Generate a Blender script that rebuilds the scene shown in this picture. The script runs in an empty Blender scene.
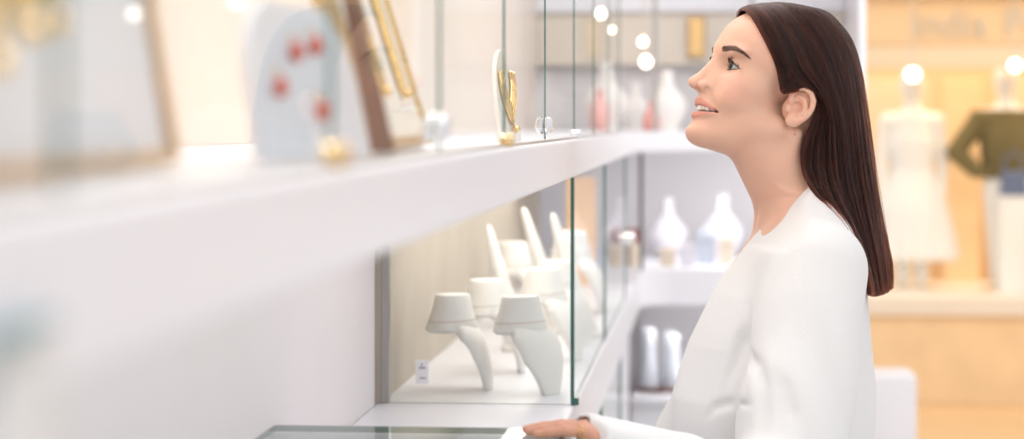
import bpy, math, random
import numpy as np
from mathutils import Vector, Matrix

random.seed(7)
RNG = np.random.RandomState(11)
SC = bpy.context.scene
COL = SC.collection

# ---------------------------------------------------------------- camera frame
FPX = 2300.0                      # focal length in pixels of a 1024 px wide frame
EYE = 1.46                        # camera height
HOR = 122.0                       # image row of the horizon
YAW = math.atan(200.0 / FPX)      # camera turned left from the run of the cases (+Y)
SA, CA = math.sin(YAW), math.cos(YAW)
FW = np.array([-SA, CA, 0.0]); RT = np.array([CA, SA, 0.0])


def at_depth(px, py, d):
    return FW * d + RT * ((px - 512) / FPX * d) + np.array([0, 0, EYE + (HOR - py) / FPX * d])


def ray(px, py):
    return FW + RT * ((px - 512) / FPX) + np.array([0, 0, (HOR - py) / FPX])


def at_x(px, py, X):
    r = ray(px, py); return r * (X / r[0]) + np.array([0, 0, EYE])


def at_y(px, py, Y):
    r = ray(px, py); return r * (Y / r[1]) + np.array([0, 0, EYE])


# ---------------------------------------------------------------- materials
def mat(name, col, rough=0.5, metal=0.0, var=0.04, scale=12.0, bump=0.0, coat=0.0, sss=0.0, spec=0.5, sheen=0.0,
        emit=None, estr=0.0, trans=0.0, ior=1.45, attr=None):
    m = bpy.data.materials.new(name); m.use_nodes = True
    nt = m.node_tree; b = nt.nodes['Principled BSDF']
    b.inputs['Roughness'].default_value = rough
    b.inputs['Metallic'].default_value = metal
    b.inputs['Coat Weight'].default_value = coat
    b.inputs['Specular IOR Level'].default_value = spec
    b.inputs['Sheen Weight'].default_value = sheen
    b.inputs['Transmission Weight'].default_value = trans
    b.inputs['IOR'].default_value = ior
    if sss:
        b.inputs['Subsurface Weight'].default_value = sss
        b.inputs['Subsurface Radius'].default_value = (1.0, 0.35, 0.2)
        b.inputs['Subsurface Scale'].default_value = 0.006
    tc = nt.nodes.new('ShaderNodeTexCoord')
    nz = nt.nodes.new('ShaderNodeTexNoise'); nz.inputs['Scale'].default_value = scale; nz.inputs['Detail'].default_value = 4
    nt.links.new(tc.outputs['Object'], nz.inputs['Vector'])
    mx = nt.nodes.new('ShaderNodeMix'); mx.data_type = 'RGBA'; mx.blend_type = 'MULTIPLY'
    mx.inputs['Factor'].default_value = 1.0
    rp = nt.nodes.new('ShaderNodeMapRange'); rp.inputs['To Min'].default_value = 1 - var; rp.inputs['To Max'].default_value = 1 + var
    nt.links.new(nz.outputs['Fac'], rp.inputs['Value'])
    if attr:
        at = nt.nodes.new('ShaderNodeAttribute'); at.attribute_name = attr
        nt.links.new(at.outputs['Color'], mx.inputs[6])
    else:
        mx.inputs[6].default_value = (*col, 1)
    nt.links.new(rp.outputs['Result'], mx.inputs[7])
    nt.links.new(mx.outputs[2], b.inputs['Base Color'])
    if bump:
        bp = nt.nodes.new('ShaderNodeBump'); bp.inputs['Strength'].default_value = bump; bp.inputs['Distance'].default_value = 0.002
        nt.links.new(nz.outputs['Fac'], bp.inputs['Height']); nt.links.new(bp.outputs['Normal'], b.inputs['Normal'])
    if emit:
        b.inputs['Emission Color'].default_value = (*emit, 1); b.inputs['Emission Strength'].default_value = estr
    return m


def pane_mat(name, tint=(0.985, 0.995, 0.99), ior=1.55, rmax=1.0):
    """Thin sheet glass: straight-through transmission plus a Fresnel mirror on the outer side of each face."""
    m = bpy.data.materials.new(name); m.use_nodes = True
    nt = m.node_tree; nt.nodes.clear()
    out = nt.nodes.new('ShaderNodeOutputMaterial')
    tr = nt.nodes.new('ShaderNodeBsdfTransparent'); tr.inputs['Color'].default_value = (*tint, 1)
    gl = nt.nodes.new('ShaderNodeBsdfGlossy'); gl.inputs['Roughness'].default_value = 0.02
    fr = nt.nodes.new('ShaderNodeFresnel'); fr.inputs['IOR'].default_value = ior
    ge = nt.nodes.new('ShaderNodeNewGeometry')
    sub = nt.nodes.new('ShaderNodeMath'); sub.operation = 'SUBTRACT'; sub.inputs[0].default_value = 1.0
    mul = nt.nodes.new('ShaderNodeMath'); mul.operation = 'MULTIPLY'
    mul2 = nt.nodes.new('ShaderNodeMath'); mul2.operation = 'MULTIPLY'; mul2.inputs[1].default_value = rmax
    mx = nt.nodes.new('ShaderNodeMixShader')
    nt.links.new(ge.outputs['Backfacing'], sub.inputs[1])
    nt.links.new(fr.outputs['Fac'], mul.inputs[0]); nt.links.new(sub.outputs[0], mul.inputs[1])
    nt.links.new(mul.outputs[0], mul2.inputs[0]); nt.links.new(mul2.outputs[0], mx.inputs['Fac'])
    nt.links.new(tr.outputs[0], mx.inputs[1]); nt.links.new(gl.outputs[0], mx.inputs[2])
    nt.links.new(mx.outputs[0], out.inputs['Surface'])
    return m


# ---------------------------------------------------------------- object helpers
def tag(o, label=None, cat=None, group=None, kind=None):
    if label: o['label'] = label
    if cat: o['category'] = cat
    if group: o['group'] = group
    if kind: o['kind'] = kind
    return o


def empty(name, loc=(0, 0, 0), label=None, cat=None, group=None, rz=0.0):
    o = bpy.data.objects.new(name, None); COL.objects.link(o)
    o.location = Vector([float(v) for v in loc]); o.rotation_euler = (0, 0, rz); o.empty_display_size = 0.05
    return tag(o, label, cat, group)


def copy_tree(o, parent=None):
    c = o.copy(); COL.objects.link(c); c.parent = parent
    for ch in list(o.children):
        copy_tree(ch, c)
    return c


class MB:
    """collects shapes into one mesh"""

    def __init__(s):
        s.v = []; s.f = []; s.mi = []; s.cur = 0

    def add(s, vs, fs, mi=None):
        n = len(s.v); s.v += [tuple(float(c) for c in p) for p in vs]
        s.f += [tuple(i + n for i in f) for f in fs]
        s.mi += [s.cur if mi is None else mi] * len(fs)
        return s

    def box(s, lo, hi, mi=None, rot=None, piv=None):
        (x0, y0, z0), (x1, y1, z1) = lo, hi
        vs = [(x0, y0, z0), (x1, y0, z0), (x1, y1, z0), (x0, y1, z0), (x0, y0, z1), (x1, y0, z1), (x1, y1, z1), (x0, y1, z1)]
        if rot is not None:
            M = rot; p = Vector(piv or (0, 0, 0)); vs = [tuple(M @ (Vector(v) - p) + p) for v in vs]
        return s.add(vs, [(0, 3, 2, 1), (4, 5, 6, 7), (0, 1, 5, 4), (1, 2, 6, 5), (2, 3, 7, 6), (3, 0, 4, 7)], mi)

    def lathe(s, prof, c=(0, 0, 0), n=32, mi=None, axis=None, caps=True):
        vs = []; fs = []
        for (r, z) in prof:
            for k in range(n):
                a = 2 * math.pi * k / n
                vs.append(Vector((r * math.cos(a), r * math.sin(a), z)))
        for i in range(len(prof) - 1):
            for k in range(n):
                fs.append((i * n + k, i * n + (k + 1) % n, (i + 1) * n + (k + 1) % n, (i + 1) * n + k))
        if caps:
            fs.append(tuple(range(n - 1, -1, -1))); fs.append(tuple((len(prof) - 1) * n + k for k in range(n)))
        if axis is not None:
            q = Vector((0, 0, 1)).rotation_difference(Vector(axis)); vs = [q @ v for v in vs]
        vs = [v + Vector([float(x) for x in c]) for v in vs]
        return s.add(vs, fs, mi)

    def tube(s, pts, rad, n=10, mi=None, closed=False):
        pts = [Vector([float(x) for x in p]) for p in pts]
        m = len(pts); rads = rad if hasattr(rad, '__len__') else [rad] * m
        vs = []; fs = []; up = None
        for i in range(m):
            if closed: d = pts[(i + 1) % m] - pts[i - 1]
            else: d = pts[min(i + 1, m - 1)] - pts[max(i - 1, 0)]
            d.normalize()
            if up is None:
                up = d.orthogonal().normalized()
            else:
                up = (up - d * up.dot(d)).normalized()
            w = d.cross(up)
            for k in range(n):
                a = 2 * math.pi * k / n
                vs.append(pts[i] + (up * math.cos(a) + w * math.sin(a)) * rads[i])
        for i in range(m if closed else m - 1):
            j = (i + 1) % m
            for k in range(n):
                fs.append((i * n + k, i * n + (k + 1) % n, j * n + (k + 1) % n, j * n + k))
        if not closed:
            fs.append(tuple(range(n - 1, -1, -1))); fs.append(tuple((m - 1) * n + k for k in range(n)))
        return s.add(vs, fs, mi)

    def prism(s, pts, d0, d1, fn, mi=None):
        """polygon pts (2D) extruded between d0 and d1; fn(a, b, d) gives the 3D point"""
        n = len(pts)
        vs = [fn(a, b, d0) for a, b in pts] + [fn(a, b, d1) for a, b in pts]
        fs = [tuple(range(n - 1, -1, -1)), tuple(range(n, 2 * n))] + [(k, (k + 1) % n, n + (k + 1) % n, n + k) for k in range(n)]
        return s.add(vs, fs, mi)

    def build(s, name, mats, parent=None, smooth=None, bevel=0.0, loc=None):
        me = bpy.data.meshes.new(name)
        me.from_pydata(s.v, [], s.f)
        for m in (mats if isinstance(mats, (list, tuple)) else [mats]): me.materials.append(m)
        if any(s.mi): me.polygons.foreach_set('material_index', s.mi)
        o = bpy.data.objects.new(name, me); COL.objects.link(o)
        if parent is not None: o.parent = parent
        if loc is not None: o.location = loc
        import bmesh
        bm = bmesh.new(); bm.from_mesh(me); bmesh.ops.recalc_face_normals(bm, faces=bm.faces)
        if smooth:
            ang = math.radians(smooth)
            for f in bm.faces: f.smooth = True
            for e in bm.edges:
                if len(e.link_faces) == 2 and e.calc_face_angle(0) > ang: e.smooth = False
        bm.to_mesh(me); bm.free()
        if bevel:
            md = o.modifiers.new('edge', 'BEVEL'); md.width = bevel; md.segments = 2; md.limit_method = 'ANGLE'
        return o


def np_mesh(name, V, F, mats, parent=None, attr=None, smooth=True):
    me = bpy.data.meshes.new(name)
    V = np.asarray(V, np.float32); F = np.asarray(F, np.int32)
    me.vertices.add(len(V)); me.vertices.foreach_set('co', V.ravel())
    k = F.shape[1]
    me.loops.add(F.size); me.loops.foreach_set('vertex_index', F.ravel())
    me.polygons.add(len(F)); me.polygons.foreach_set('loop_start', np.arange(0, F.size, k, dtype=np.int32))
    me.polygons.foreach_set('loop_total', np.full(len(F), k, np.int32))
    me.update(calc_edges=True); me.validate()
    if smooth: me.polygons.foreach_set('use_smooth', np.ones(len(me.polygons), bool))
    if attr is not None:
        a = me.color_attributes.new('tone', 'FLOAT_COLOR', 'POINT')
        a.data.foreach_set('color', np.c_[attr, np.ones(len(attr))].astype(np.float32).ravel())
    for m in (mats if isinstance(mats, (list, tuple)) else [mats]): me.materials.append(m)
    o = bpy.data.objects.new(name, me); COL.objects.link(o)
    if parent is not None: o.parent = parent
    return o


def hair_obj(name, strands, radii, material, parent=None, lock=None):
    """strands: (N, M, 3); radii: (M,) or (N, M)"""
    N, M, _ = strands.shape
    hc = bpy.data.hair_curves.new(name)
    hc.add_curves([M] * N)
    hc.points.foreach_set('position', np.ascontiguousarray(strands, np.float32).ravel())
    r = np.broadcast_to(radii, (N, M)).astype(np.float32)
    a = hc.attributes.get('radius') or hc.attributes.new('radius', 'FLOAT', 'POINT')
    a.data.foreach_set('value', np.ascontiguousarray(r).ravel())
    if lock is not None:
        la = hc.attributes.new('lock', 'FLOAT', 'CURVE'); la.data.foreach_set('value', np.ascontiguousarray(lock, np.float32))
    hc.materials.append(material)
    o = bpy.data.objects.new(name, hc); COL.objects.link(o)
    if parent is not None: o.parent = parent
    return o


# ---------------------------------------------------------------- implicit surfaces
def ell(P, c, r):
    q = P - np.array(c, np.float32); r = np.array(r, np.float32)
    k0 = np.sqrt(((q / r) ** 2).sum(-1)); k1 = np.sqrt(((q / (r * r)) ** 2).sum(-1))
    return k0 * (k0 - 1) / np.maximum(k1, 1e-6)


def rc(P, a, b, ra, rb):
    a = np.array(a, np.float32); b = np.array(b, np.float32); d = b - a
    t = np.clip(((P - a) @ d) / max(float(d @ d), 1e-9), 0, 1)
    return np.sqrt(((P - a - t[:, None] * d) ** 2).sum(-1)) - (ra + (rb - ra) * t)


def chain(P, pts, rads, k=0.0):
    d = None
    for i in range(len(pts) - 1):
        e = rc(P, pts[i], pts[i + 1], rads[i], rads[i + 1])
        d = e if d is None else (smin(d, e, k) if k else np.minimum(d, e))
    return d


def smin(a, b, k):
    h = np.clip(0.5 + 0.5 * (b - a) / k, 0, 1)
    return b * (1 - h) + a * h - k * h * (1 - h)


def smax(a, b, k):
    return -smin(-a, -b, k)


def mesh_sdf(fn, lo, hi, h, B=10, slack=1.9):
    lo = np.array(lo, np.float64); hi = np.array(hi, np.float64)
    nb = np.ceil((hi - lo) / (h * B)).astype(int)
    bi = np.stack(np.meshgrid(*[np.arange(n) for n in nb], indexing='ij'), -1).reshape(-1, 3)
    cen = lo + (bi + 0.5) * (h * B)
    d = np.concatenate([fn(c.astype(np.float32)) for c in np.array_split(cen, max(1, len(cen) // 200000))])
    bi = bi[np.abs(d) < h * B * 0.87 * slack]
    g = np.stack(np.meshgrid(*[np.arange(B + 1)] * 3, indexing='ij'), -1)
    N = nb * B + 2
    gid = lambda c: (c[..., 0].astype(np.int64) * N[1] + c[..., 1]) * N[2] + c[..., 2]
    ids, pos, quads = [], [], []
    corners = np.array([(i, j, k) for i in (0, 1) for j in (0, 1) for k in (0, 1)])
    edges = [(a, b) for a in range(8) for b in range(a + 1, 8) if np.abs(corners[a] - corners[b]).sum() == 1]
    for ch in np.array_split(bi, max(1, len(bi) // 150)):
        if not len(ch): continue
        G = ch[:, None, None, None, :] * B + g
        P = (lo + G * h).reshape(-1, 3).astype(np.float32)
        Vv = fn(P).reshape(len(ch), B + 1, B + 1, B + 1)
        cv = np.stack([Vv[:, c[0]:c[0] + B, c[1]:c[1] + B, c[2]:c[2] + B] for c in corners], -1)
        ins = (cv < 0).sum(-1); mk = (ins > 0) & (ins < 8)
        w = np.argwhere(mk)
        if not len(w): continue
        vals = cv[mk]
        acc = np.zeros((len(w), 3)); cnt = np.zeros(len(w))
        for a, b in edges:
            va, vb = vals[:, a], vals[:, b]
            m = (va < 0) != (vb < 0)
            t = np.where(m, va / np.where(m, va - vb, 1), 0)
            acc += np.where(m[:, None], corners[a] + t[:, None] * (corners[b] - corners[a]), 0); cnt += m
        cell = ch[w[:, 0]] * B + w[:, 1:]
        ids.append(gid(cell)); pos.append(lo + (cell + acc / cnt[:, None]) * h)
        for ax in range(3):
            e = np.zeros(3, int); e[ax] = 1
            A = Vv[:, :B, :B, :B]; Bv = Vv[:, e[0]:B + e[0], e[1]:B + e[1], e[2]:B + e[2]]
            m = (A < 0) != (Bv < 0)
            ww = np.argwhere(m)
            if not len(ww): continue
            c = ch[ww[:, 0]] * B + ww[:, 1:]
            o1 = np.zeros(3, int); o1[(ax + 1) % 3] = -1
            o2 = np.zeros(3, int); o2[(ax + 2) % 3] = -1
            q = np.stack([gid(c), gid(c + o1), gid(c + o1 + o2), gid(c + o2)], -1)
            fl = A[m] < 0
            q[~fl] = q[~fl][:, ::-1]
            quads.append(q)
    ids = np.concatenate(ids); pos = np.concatenate(pos); quads = np.concatenate(quads)
    o = np.argsort(ids); ids = ids[o]; pos = pos[o]
    ix = np.searchsorted(ids, quads); ix = np.clip(ix, 0, len(ids) - 1)
    ok = (ids[ix] == quads).all(-1)
    return pos, ix[ok]


def catmull(P, n):
    """resample the rows of P (K, d) to n points along a Catmull-Rom spline, evenly by arc length"""
    P = np.asarray(P, float); K = len(P)
    Q = np.vstack([2 * P[0] - P[1], P, 2 * P[-1] - P[-2]])
    t = np.linspace(0, K - 1, 40 * K); i = np.minimum(t.astype(int), K - 2); u = (t - i)[:, None]
    p0, p1, p2, p3 = Q[i], Q[i + 1], Q[i + 2], Q[i + 3]
    C = 0.5 * (2 * p1 + (p2 - p0) * u + (2 * p0 - 5 * p1 + 4 * p2 - p3) * u ** 2 + (3 * p1 - p0 - 3 * p2 + p3) * u ** 3)
    s = np.r_[0, np.cumsum(np.linalg.norm(np.diff(C, axis=0), axis=1))]
    w = np.linspace(0, s[-1], n)
    return np.stack([np.interp(w, s, C[:, k]) for k in range(C.shape[1])], -1)
# ================================================================ the woman
HD = 3.4                                            # distance of her head from the camera
HU = (775 - 512) / FPX * HD
HEAD = FW * HD + RT * HU + np.array([0, 0, EYE + (HOR - 70) / FPX * HD])
BYAW = math.radians(13.5)
SY, CY = math.sin(BYAW), math.cos(BYAW)
BF = RT * (-CY) - FW * SY                           # her forward
BL = RT * SY - FW * CY                              # her left (towards the camera)
BROT = np.stack([BF, BL, np.array([0, 0, 1.0])], 1)  # body -> world
TILT = math.radians(17)
ST, CT = math.sin(TILT), math.cos(TILT)
FLOOR_H = -HEAD[2]


def w2b(p): return (np.asarray(p) - HEAD) @ BROT


def bp(px, py, y):
    """body coordinates of the point seen at (px, py) at lateral offset y"""
    k = (px - 512) / FPX
    f = (k * (HD - y * CY) - HU - y * SY) / (k * SY - CY)
    D = HD - (f * SY + y * CY)
    return np.array([f, y, EYE + (HOR - py) / FPX * D - HEAD[2]])


def hp(px, py, y):
    """the same in the untilted frame of her head"""
    f, y, h = bp(px, py, y)
    return np.array([f * CT + h * ST, y, -f * ST + h * CT])


def hit(px, py, fn, near=.13):
    """body coordinates where the sight line through (px, py) first meets the surface fn"""
    px = np.atleast_1d(np.asarray(px, float)); py = np.atleast_1d(np.asarray(py, float))
    dr = np.stack([ray(a, b) for a, b in zip(px, py)]); D = np.full(len(px), HD - near)
    for _ in range(60):
        P = ((dr * D[:, None] + np.array([0, 0, EYE])) - HEAD) @ BROT
        D = D + np.clip(fn(P.astype(np.float32)), -.01, .02) * .7
    return P


def b2h(P):
    return np.stack([P[:, 0] * CT + P[:, 2] * ST, P[:, 1], -P[:, 0] * ST + P[:, 2] * CT], -1)


def h2b(Q):
    Q = np.atleast_2d(Q)
    return np.stack([Q[:, 0] * CT - Q[:, 2] * ST, Q[:, 1], Q[:, 0] * ST + Q[:, 2] * CT], -1)


def mir(Q): return Q * np.array([1, -1, 1], np.float32)


# ---- head -------------------------------------------------------
EYC = np.array([0.0683, 0.0310, -0.0186]); EYR = 0.0120
# ear frame
EAR_C = np.array([-0.0262, 0.0680, -0.0490])
_fw = np.array([0.90, -0.42, -0.10]); _fw /= np.linalg.norm(_fw)
_up = np.array([-0.40, 0.10, 0.92]); _up -= _fw * (_up @ _fw); _up /= np.linalg.norm(_up)
_nm = np.cross(_up, _fw); _nm = _nm if _nm[1] > 0 else -_nm
EARM = np.stack([_fw, _up, _nm], 1)


def ear_sdf(Q):
    E = (Q - EAR_C.astype(np.float32)) @ EARM.astype(np.float32) / np.array([1.25, 1.00, 1.0], np.float32)   # p forward, q up, n out
    def t3(l, n=0.0): return [(a, b, (c if len(z) else n)) for a, b, *z in l for c in (z or [n])]
    plate = ell(E, (-.002, .002, -.0045), (.0155, .0250, .0055))
    hel = chain(E, t3([(.0055, -.001, -.001), (.0105, .007, .0005), (.0100, .017, .002), (.0045, .0245, .003), (-.004, .0265, .0035), (-.0120, .0215, .004),
                       (-.0165, .0115, .004), (-.0165, .000, .0035), (-.0135, -.010, .0025), (-.0085, -.0175, .001), (-.002, -.022, .000)]),
                [.0022, .0030, .0032, .0034, .0036, .0036, .0034, .0032, .0032, .0036, .0042])
    lobe = ell(E, (.0035, -.0225, -.001), (.0085, .0090, .0045))
    anti = chain(E, t3([(.0005, .0165, .0005), (-.0060, .010, .0018), (-.0085, .001, .0022), (-.0070, -.008, .002), (-.001, -.0135, .0015)]), [.0026, .0030, .0032, .0030, .0032])
    con = ell(E, (.0015, -.0020, .0000), (.0070, .0092, .0120))
    sca = ell(E, (-.0025, .0195, .002), (.0050, .0040, .0045))
    trag = ell(E, (.0108, -.0065, -.0005), (.0036, .0052, .0040))
    d = smin(plate, hel, .0025); d = smin(d, lobe, .006)
    d = smin(d, anti, .0025)
    d = smax(d, -con, .0015); d = smax(d, -sca, .002)
    d = smin(d, trag, .0025)
    root = ell(E, (.006, -.002, -.0115), (.0125, .0200, .0085))
    return smin(d, root, .004)


def face_base(Q):
    S = Q.copy(); S[:, 1] = np.abs(S[:, 1])
    d = ell(Q, (-.006, 0, .018), (.092, .0675, .0715))
    d = smin(d, ell(Q, (.030, 0, .010), (.0630, .0560, .060)), .020)
    d = smin(d, ell(Q, (.042, 0, -.050), (.0535, .0500, .062)), .020)
    d = smin(d, ell(S, (.046, .0390, -.043), (.0320, .0220, .0240)), .016)          # cheekbone
    d = smin(d, ell(Q, (.026, 0, -.085), (.0560, .0500, .046)), .020)
    d = smin(d, rc(S, (-.012, .0440, -.088), (.080, .0130, -.1205), .0150, .0140), .022)   # jaw
    d = smin(d, ell(Q, (.0865, 0, -.1235), (.0190, .0190, .0170)), .014)             # chin
    d = smin(d, ell(Q, (.0440, 0, -.1200), (.0420, .0330, .0200)), .022)             # under the chin
    d = smin(d, ell(Q, (.0640, 0, -.0850), (.0385, .0330, .0330)), .014)             # mouth barrel
    d = smin(d, ell(S, (.0640, .0345, -.0640), (.0200, .0170, .0190)), .014)         # smiling cheek
    d = smin(d, ell(Q, (.078, 0, .004), (.0165, .030, .012)), .014)                  # brow
    # eye sockets
    d = smax(d, -ell(S, (.0890, .0320, -.0175), (.0155, .0185, .0120)), .012)
    d = smin(d, ell(S, (.0730, .036, .0040), (.0120, .0220, .0062)), .010)
    # nose
    nb = rc(Q, (.0788, 0, .000), (.1085, 0, -.0480), .0088, .0080)
    tip = ell(Q, (.1115, 0, -.0545), (.0118, .0100, .0092))
    ala = ell(S, (.0980, .0128, -.0565), (.0125, .0072, .0082))
    d = smin(d, nb, .011)
    d = smin(d, rc(S, (.080, .006, -.02), (.094, .010, -.055), .007, .009), .012)
    d = smin(d, tip, .007); d = smin(d, ala, .0032)
    d = smin(d, rc(Q, (.1045, 0, -.0590), (.0965, 0, -.0632), .0040, .0044), .005)   # columella
    d = smax(d, -ell(S, (.1055, .0066, -.0630), (.0075, .0036, .0042)), .0016)
    return d


MW = 0.0345                                          # half width of the mouth
_ty = np.linspace(0, .036, 37); _lo = np.full(37, .05); _hi = np.full(37, .12)
for _ in range(30):
    _m = (_lo + _hi) / 2
    _d = face_base(np.stack([_m, _ty, -.090 + 0 * _m], -1).astype(np.float32))
    _lo = np.where(_d < 0, _m, _lo); _hi = np.where(_d < 0, _hi, _m)
_tx = _lo


def m_front(y): return np.interp(np.abs(y), _ty, _tx)
def m_up(y): return -0.0846 + 0.0015 * np.minimum(np.abs(y) / MW, 1.1) ** 2 - 0.0064 * np.minimum(np.abs(y) / MW, 1.0) ** 3
def m_lo(y): return -0.0943 + 0.0055 * np.minimum(np.abs(y) / MW, 1.0) ** 3.0


_ys = np.array([0.0, 0.006, 0.0125, 0.0195, 0.0278, 0.0346])
UPLIP = np.stack([m_front(_ys) + np.array([-.0046, -.0042, -.0036, -.0024, -.0012, -.001]), _ys,
                  m_up(_ys) + np.array([.0054, .0062, .0055, .0040, .0026, .0006])], -1)
UPR = np.array([.0053, .0058, .0053, .0043, .0033, .0016])
LOLIP = np.stack([m_front(_ys) + np.array([-.0056, -.0053, -.0046, -.0030, -.0014, -.001]), _ys,
                  m_lo(_ys) + np.array([-.0052, -.0051, -.0046, -.0038, -.0026, -.0006])], -1)
LOR = np.array([.0062, .0062, .0058, .0050, .0036, .0016])


def head_sdf(P):
    Q = b2h(P).astype(np.float32)
    S = Q.copy(); S[:, 1] = np.abs(S[:, 1])
    d = face_base(Q)
    # mouth
    d = smin(d, chain(S, UPLIP, UPR), .0035)
    d = smin(d, chain(S, LOLIP, LOR), .0035)
    d = smax(d, -ell(Q, (.1080, 0, -.1118), (.0080, .0160, .0050)), .008)            # fold above the chin
    y = Q[:, 1]
    cav = np.maximum(np.maximum(Q[:, 2] - m_up(y), m_lo(y) - Q[:, 2]), .066 - Q[:, 0])
    cav = np.maximum(cav, np.abs(y) - MW)
    d = smax(d, -cav, .0012)
    # smile line
    d = smax(d, -chain(S, [(.0985, .0185, -.060), (.0905, .0285, -.073), (.0800, .0352, -.088)], [.0022, .0032, .0020]), .005)
    # eyelids
    lid = ell(S, EYC, (EYR + .0017,) * 3)
    d = smin(d, lid, .004)
    yy = (S[:, 1] - .0315); zz = S[:, 2] - EYC[2] + .10 * yy
    t = np.clip(np.abs(yy) / .0150, 0, 1.3)
    up = zz - (.0071 - .0077 * t ** 2.0); lo = (-.0064 + .0064 * t ** 2.2) - zz
    op = np.maximum(np.maximum(up, lo), np.maximum(.060 - S[:, 0], np.abs(yy) - .0150))
    d = smax(d, -op, .0010)
    # upper lid crease
    uy = np.array([.019, .025, .032, .039, .045]); uz = EYC[2] + np.array([.0068, .0106, .0110, .0084, .0026])
    ux = EYC[0] + np.sqrt(np.maximum((EYR + .0022) ** 2 - (uy - EYC[1]) ** 2 - (uz - EYC[2]) ** 2, 1e-6))
    d = smax(d, -chain(S, np.stack([ux + .0012, uy, uz], -1), [.0006, .0010, .0011, .0010, .0006]), .0022)
    # ears
    near = np.abs(S[:, 1] - .067) < .05
    e = np.full(len(S), 1.0, np.float32)
    if near.any(): e[near] = ear_sdf(S[near])
    d = np.where(near, smin(d, e, .005), d)
    return d


NK0 = bp(766, 148, 0); NK1 = bp(812, 238, 0)


def neck_sdf(P):
    d = rc(P, NK0, NK1, .0525, .0560)
    d = smin(d, rc(P, bp(800, 120, 0), bp(835, 225, 0), .048, .058), .02)
    S = P.copy(); S[:, 1] = np.abs(S[:, 1])
    a = bp(795, 135, .05); b = bp(768, 222, .012)
    d = smin(d, rc(S, a, b, .011, .010), .016)
    return d


# torso rows: image row, left edge, right edge of the jacket's outline without the near arm, half width
ROWS = [(196, 776, 818, .055), (210, 766, 832, .085), (228, 754, 848, .125), (250, 739, 860, .158), (290, 714, 866, .175), (340, 690, 871, .178), (390, 672, 874, .178),
        (440, 664, 875, .178), (520, 664, 875, .185), (620, 668, 876, .190)]
_R = []
for (py, xl, xr, b) in ROWS:
    c = bp((xl + xr) / 2, py, 0)
    half = (xr - xl) / 2 / FPX * HD
    a = math.sqrt(max(half ** 2 - (b * .108) ** 2, .03 ** 2)) / .9457
    _R.append((c[2], c[0], a, b))
_R = np.array(sorted(_R))


def torso_sdf(P, inset=0.0):
    h = np.clip(P[:, 2], _R[0, 0], _R[-1, 0])
    fc = np.interp(h, _R[:, 0], _R[:, 1]); a = np.interp(h, _R[:, 0], _R[:, 2]) - inset; b = np.interp(h, _R[:, 0], _R[:, 3]) - inset
    q = ((np.abs(P[:, 0] - fc - .25 * P[:, 1]) / a) ** 2.3 + (np.abs(P[:, 1]) / b) ** 2.3) ** (1 / 2.3)
    d = (q - 1) * np.minimum(a, b)
    return np.maximum(d, np.maximum(P[:, 2] - _R[-1, 0], _R[0, 0] - P[:, 2]))


SHN = np.array([.000, .158, bp(830, 256, .16)[2]])
ELN = np.array([.100, .285, -.606])
# the hand lies on the glass counter
CTZ = 1.087
def tabp(px, D, r): 
    return w2b(FW * D + RT * ((px - 512) / FPX * D) + np.array([0, 0, CTZ + r]))
WRN = w2b(at_depth(622, 462, 2.775))
SHF = np.array([-.090, -.165, SHN[2] - .005]); ELF = np.array([.03, -.235, -.580]); WRF = np.array([.16, -.24, -.80])


def body_core(P):
    S = P
    d = torso_sdf(P, .022)
    d = smin(d, chain(S, [SHN, ELN, WRN], [.045, .034, .015]), .02)
    d = smin(d, chain(S, [SHF, ELF, WRF], [.045, .036, .024]), .02)
    d = smin(d, rc(P, NK1, NK1 + np.array([.01, 0, -.10]), .050, .05), .02)
    return d


def upper_sdf(P):
    d = smin(head_sdf(P), neck_sdf(P), .014)
    S = P.copy(); S[:, 1] = np.abs(S[:, 1])
    ch = torso_sdf(P, .0045)
    sh = np.minimum(rc(P, bp(806, 228, 0) + np.array([0, .03, 0]), SHN, .046, .042), rc(P, bp(806, 228, 0) + np.array([0, -.03, 0]), SHF, .046, .042))
    return smin(d, smin(ch, sh, .02), .025)


TIPS = [(537, 2.712, .0054), (529, 2.730, .0058), (526, 2.748, .0060), (531, 2.765, .0058)]
KNUC = [(588, 2.716, .0062), (586, 2.732, .0075), (585, 2.749, .0080), (588, 2.764, .0070)]
FINGERS = []
for (tx, tD, tr), (kx, kD, kh) in zip(TIPS, KNUC):
    k = tabp(kx, kD, kh); t = tabp(tx, tD, tr * .95)
    m1 = k + (t - k) * .46 + np.array([0, 0, .0026]); m2 = k + (t - k) * .77 + np.array([0, 0, .0010])
    FINGERS.append(([k, m1, m2, t], [tr * 1.28, tr * 1.16, tr * 1.06, tr * .86]))
TH = [tabp(606, 2.778, .000), tabp(592, 2.786, .004), tabp(577, 2.785, .006), tabp(566, 2.780, .0062)]


def hand_sdf(P):
    d = None
    for pts, rr in FINGERS:
        e = chain(P, pts, rr, .003)
        d = e if d is None else smin(d, e, .0022)
    pal = None
    for pts, rr in FINGERS:
        e = rc(P, pts[0], WRN + (pts[0] - WRN) * .25, rr[0] * 1.02, .013)
        pal = e if pal is None else smin(pal, e, .012)
    d = smin(d, pal, .006)
    d = smin(d, chain(P, TH, [.0105, .0092, .0082, .0066]), .006)
    d = smin(d, rc(P, WRN + (FINGERS[1][0][0] - WRN) * .3, WRN + (ELN - WRN) * .25, .0145, .017), .008)
    return d


def orient(V, F):
    a, b, c = V[F[:, 0]], V[F[:, 1]], V[F[:, 2]]
    e = V[F[:, 3]]
    vol = (np.einsum('ij,ij->i', a, np.cross(b, c)) + np.einsum('ij,ij->i', a, np.cross(c, e))).sum()
    return F if vol > 0 else F[:, ::-1]


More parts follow.
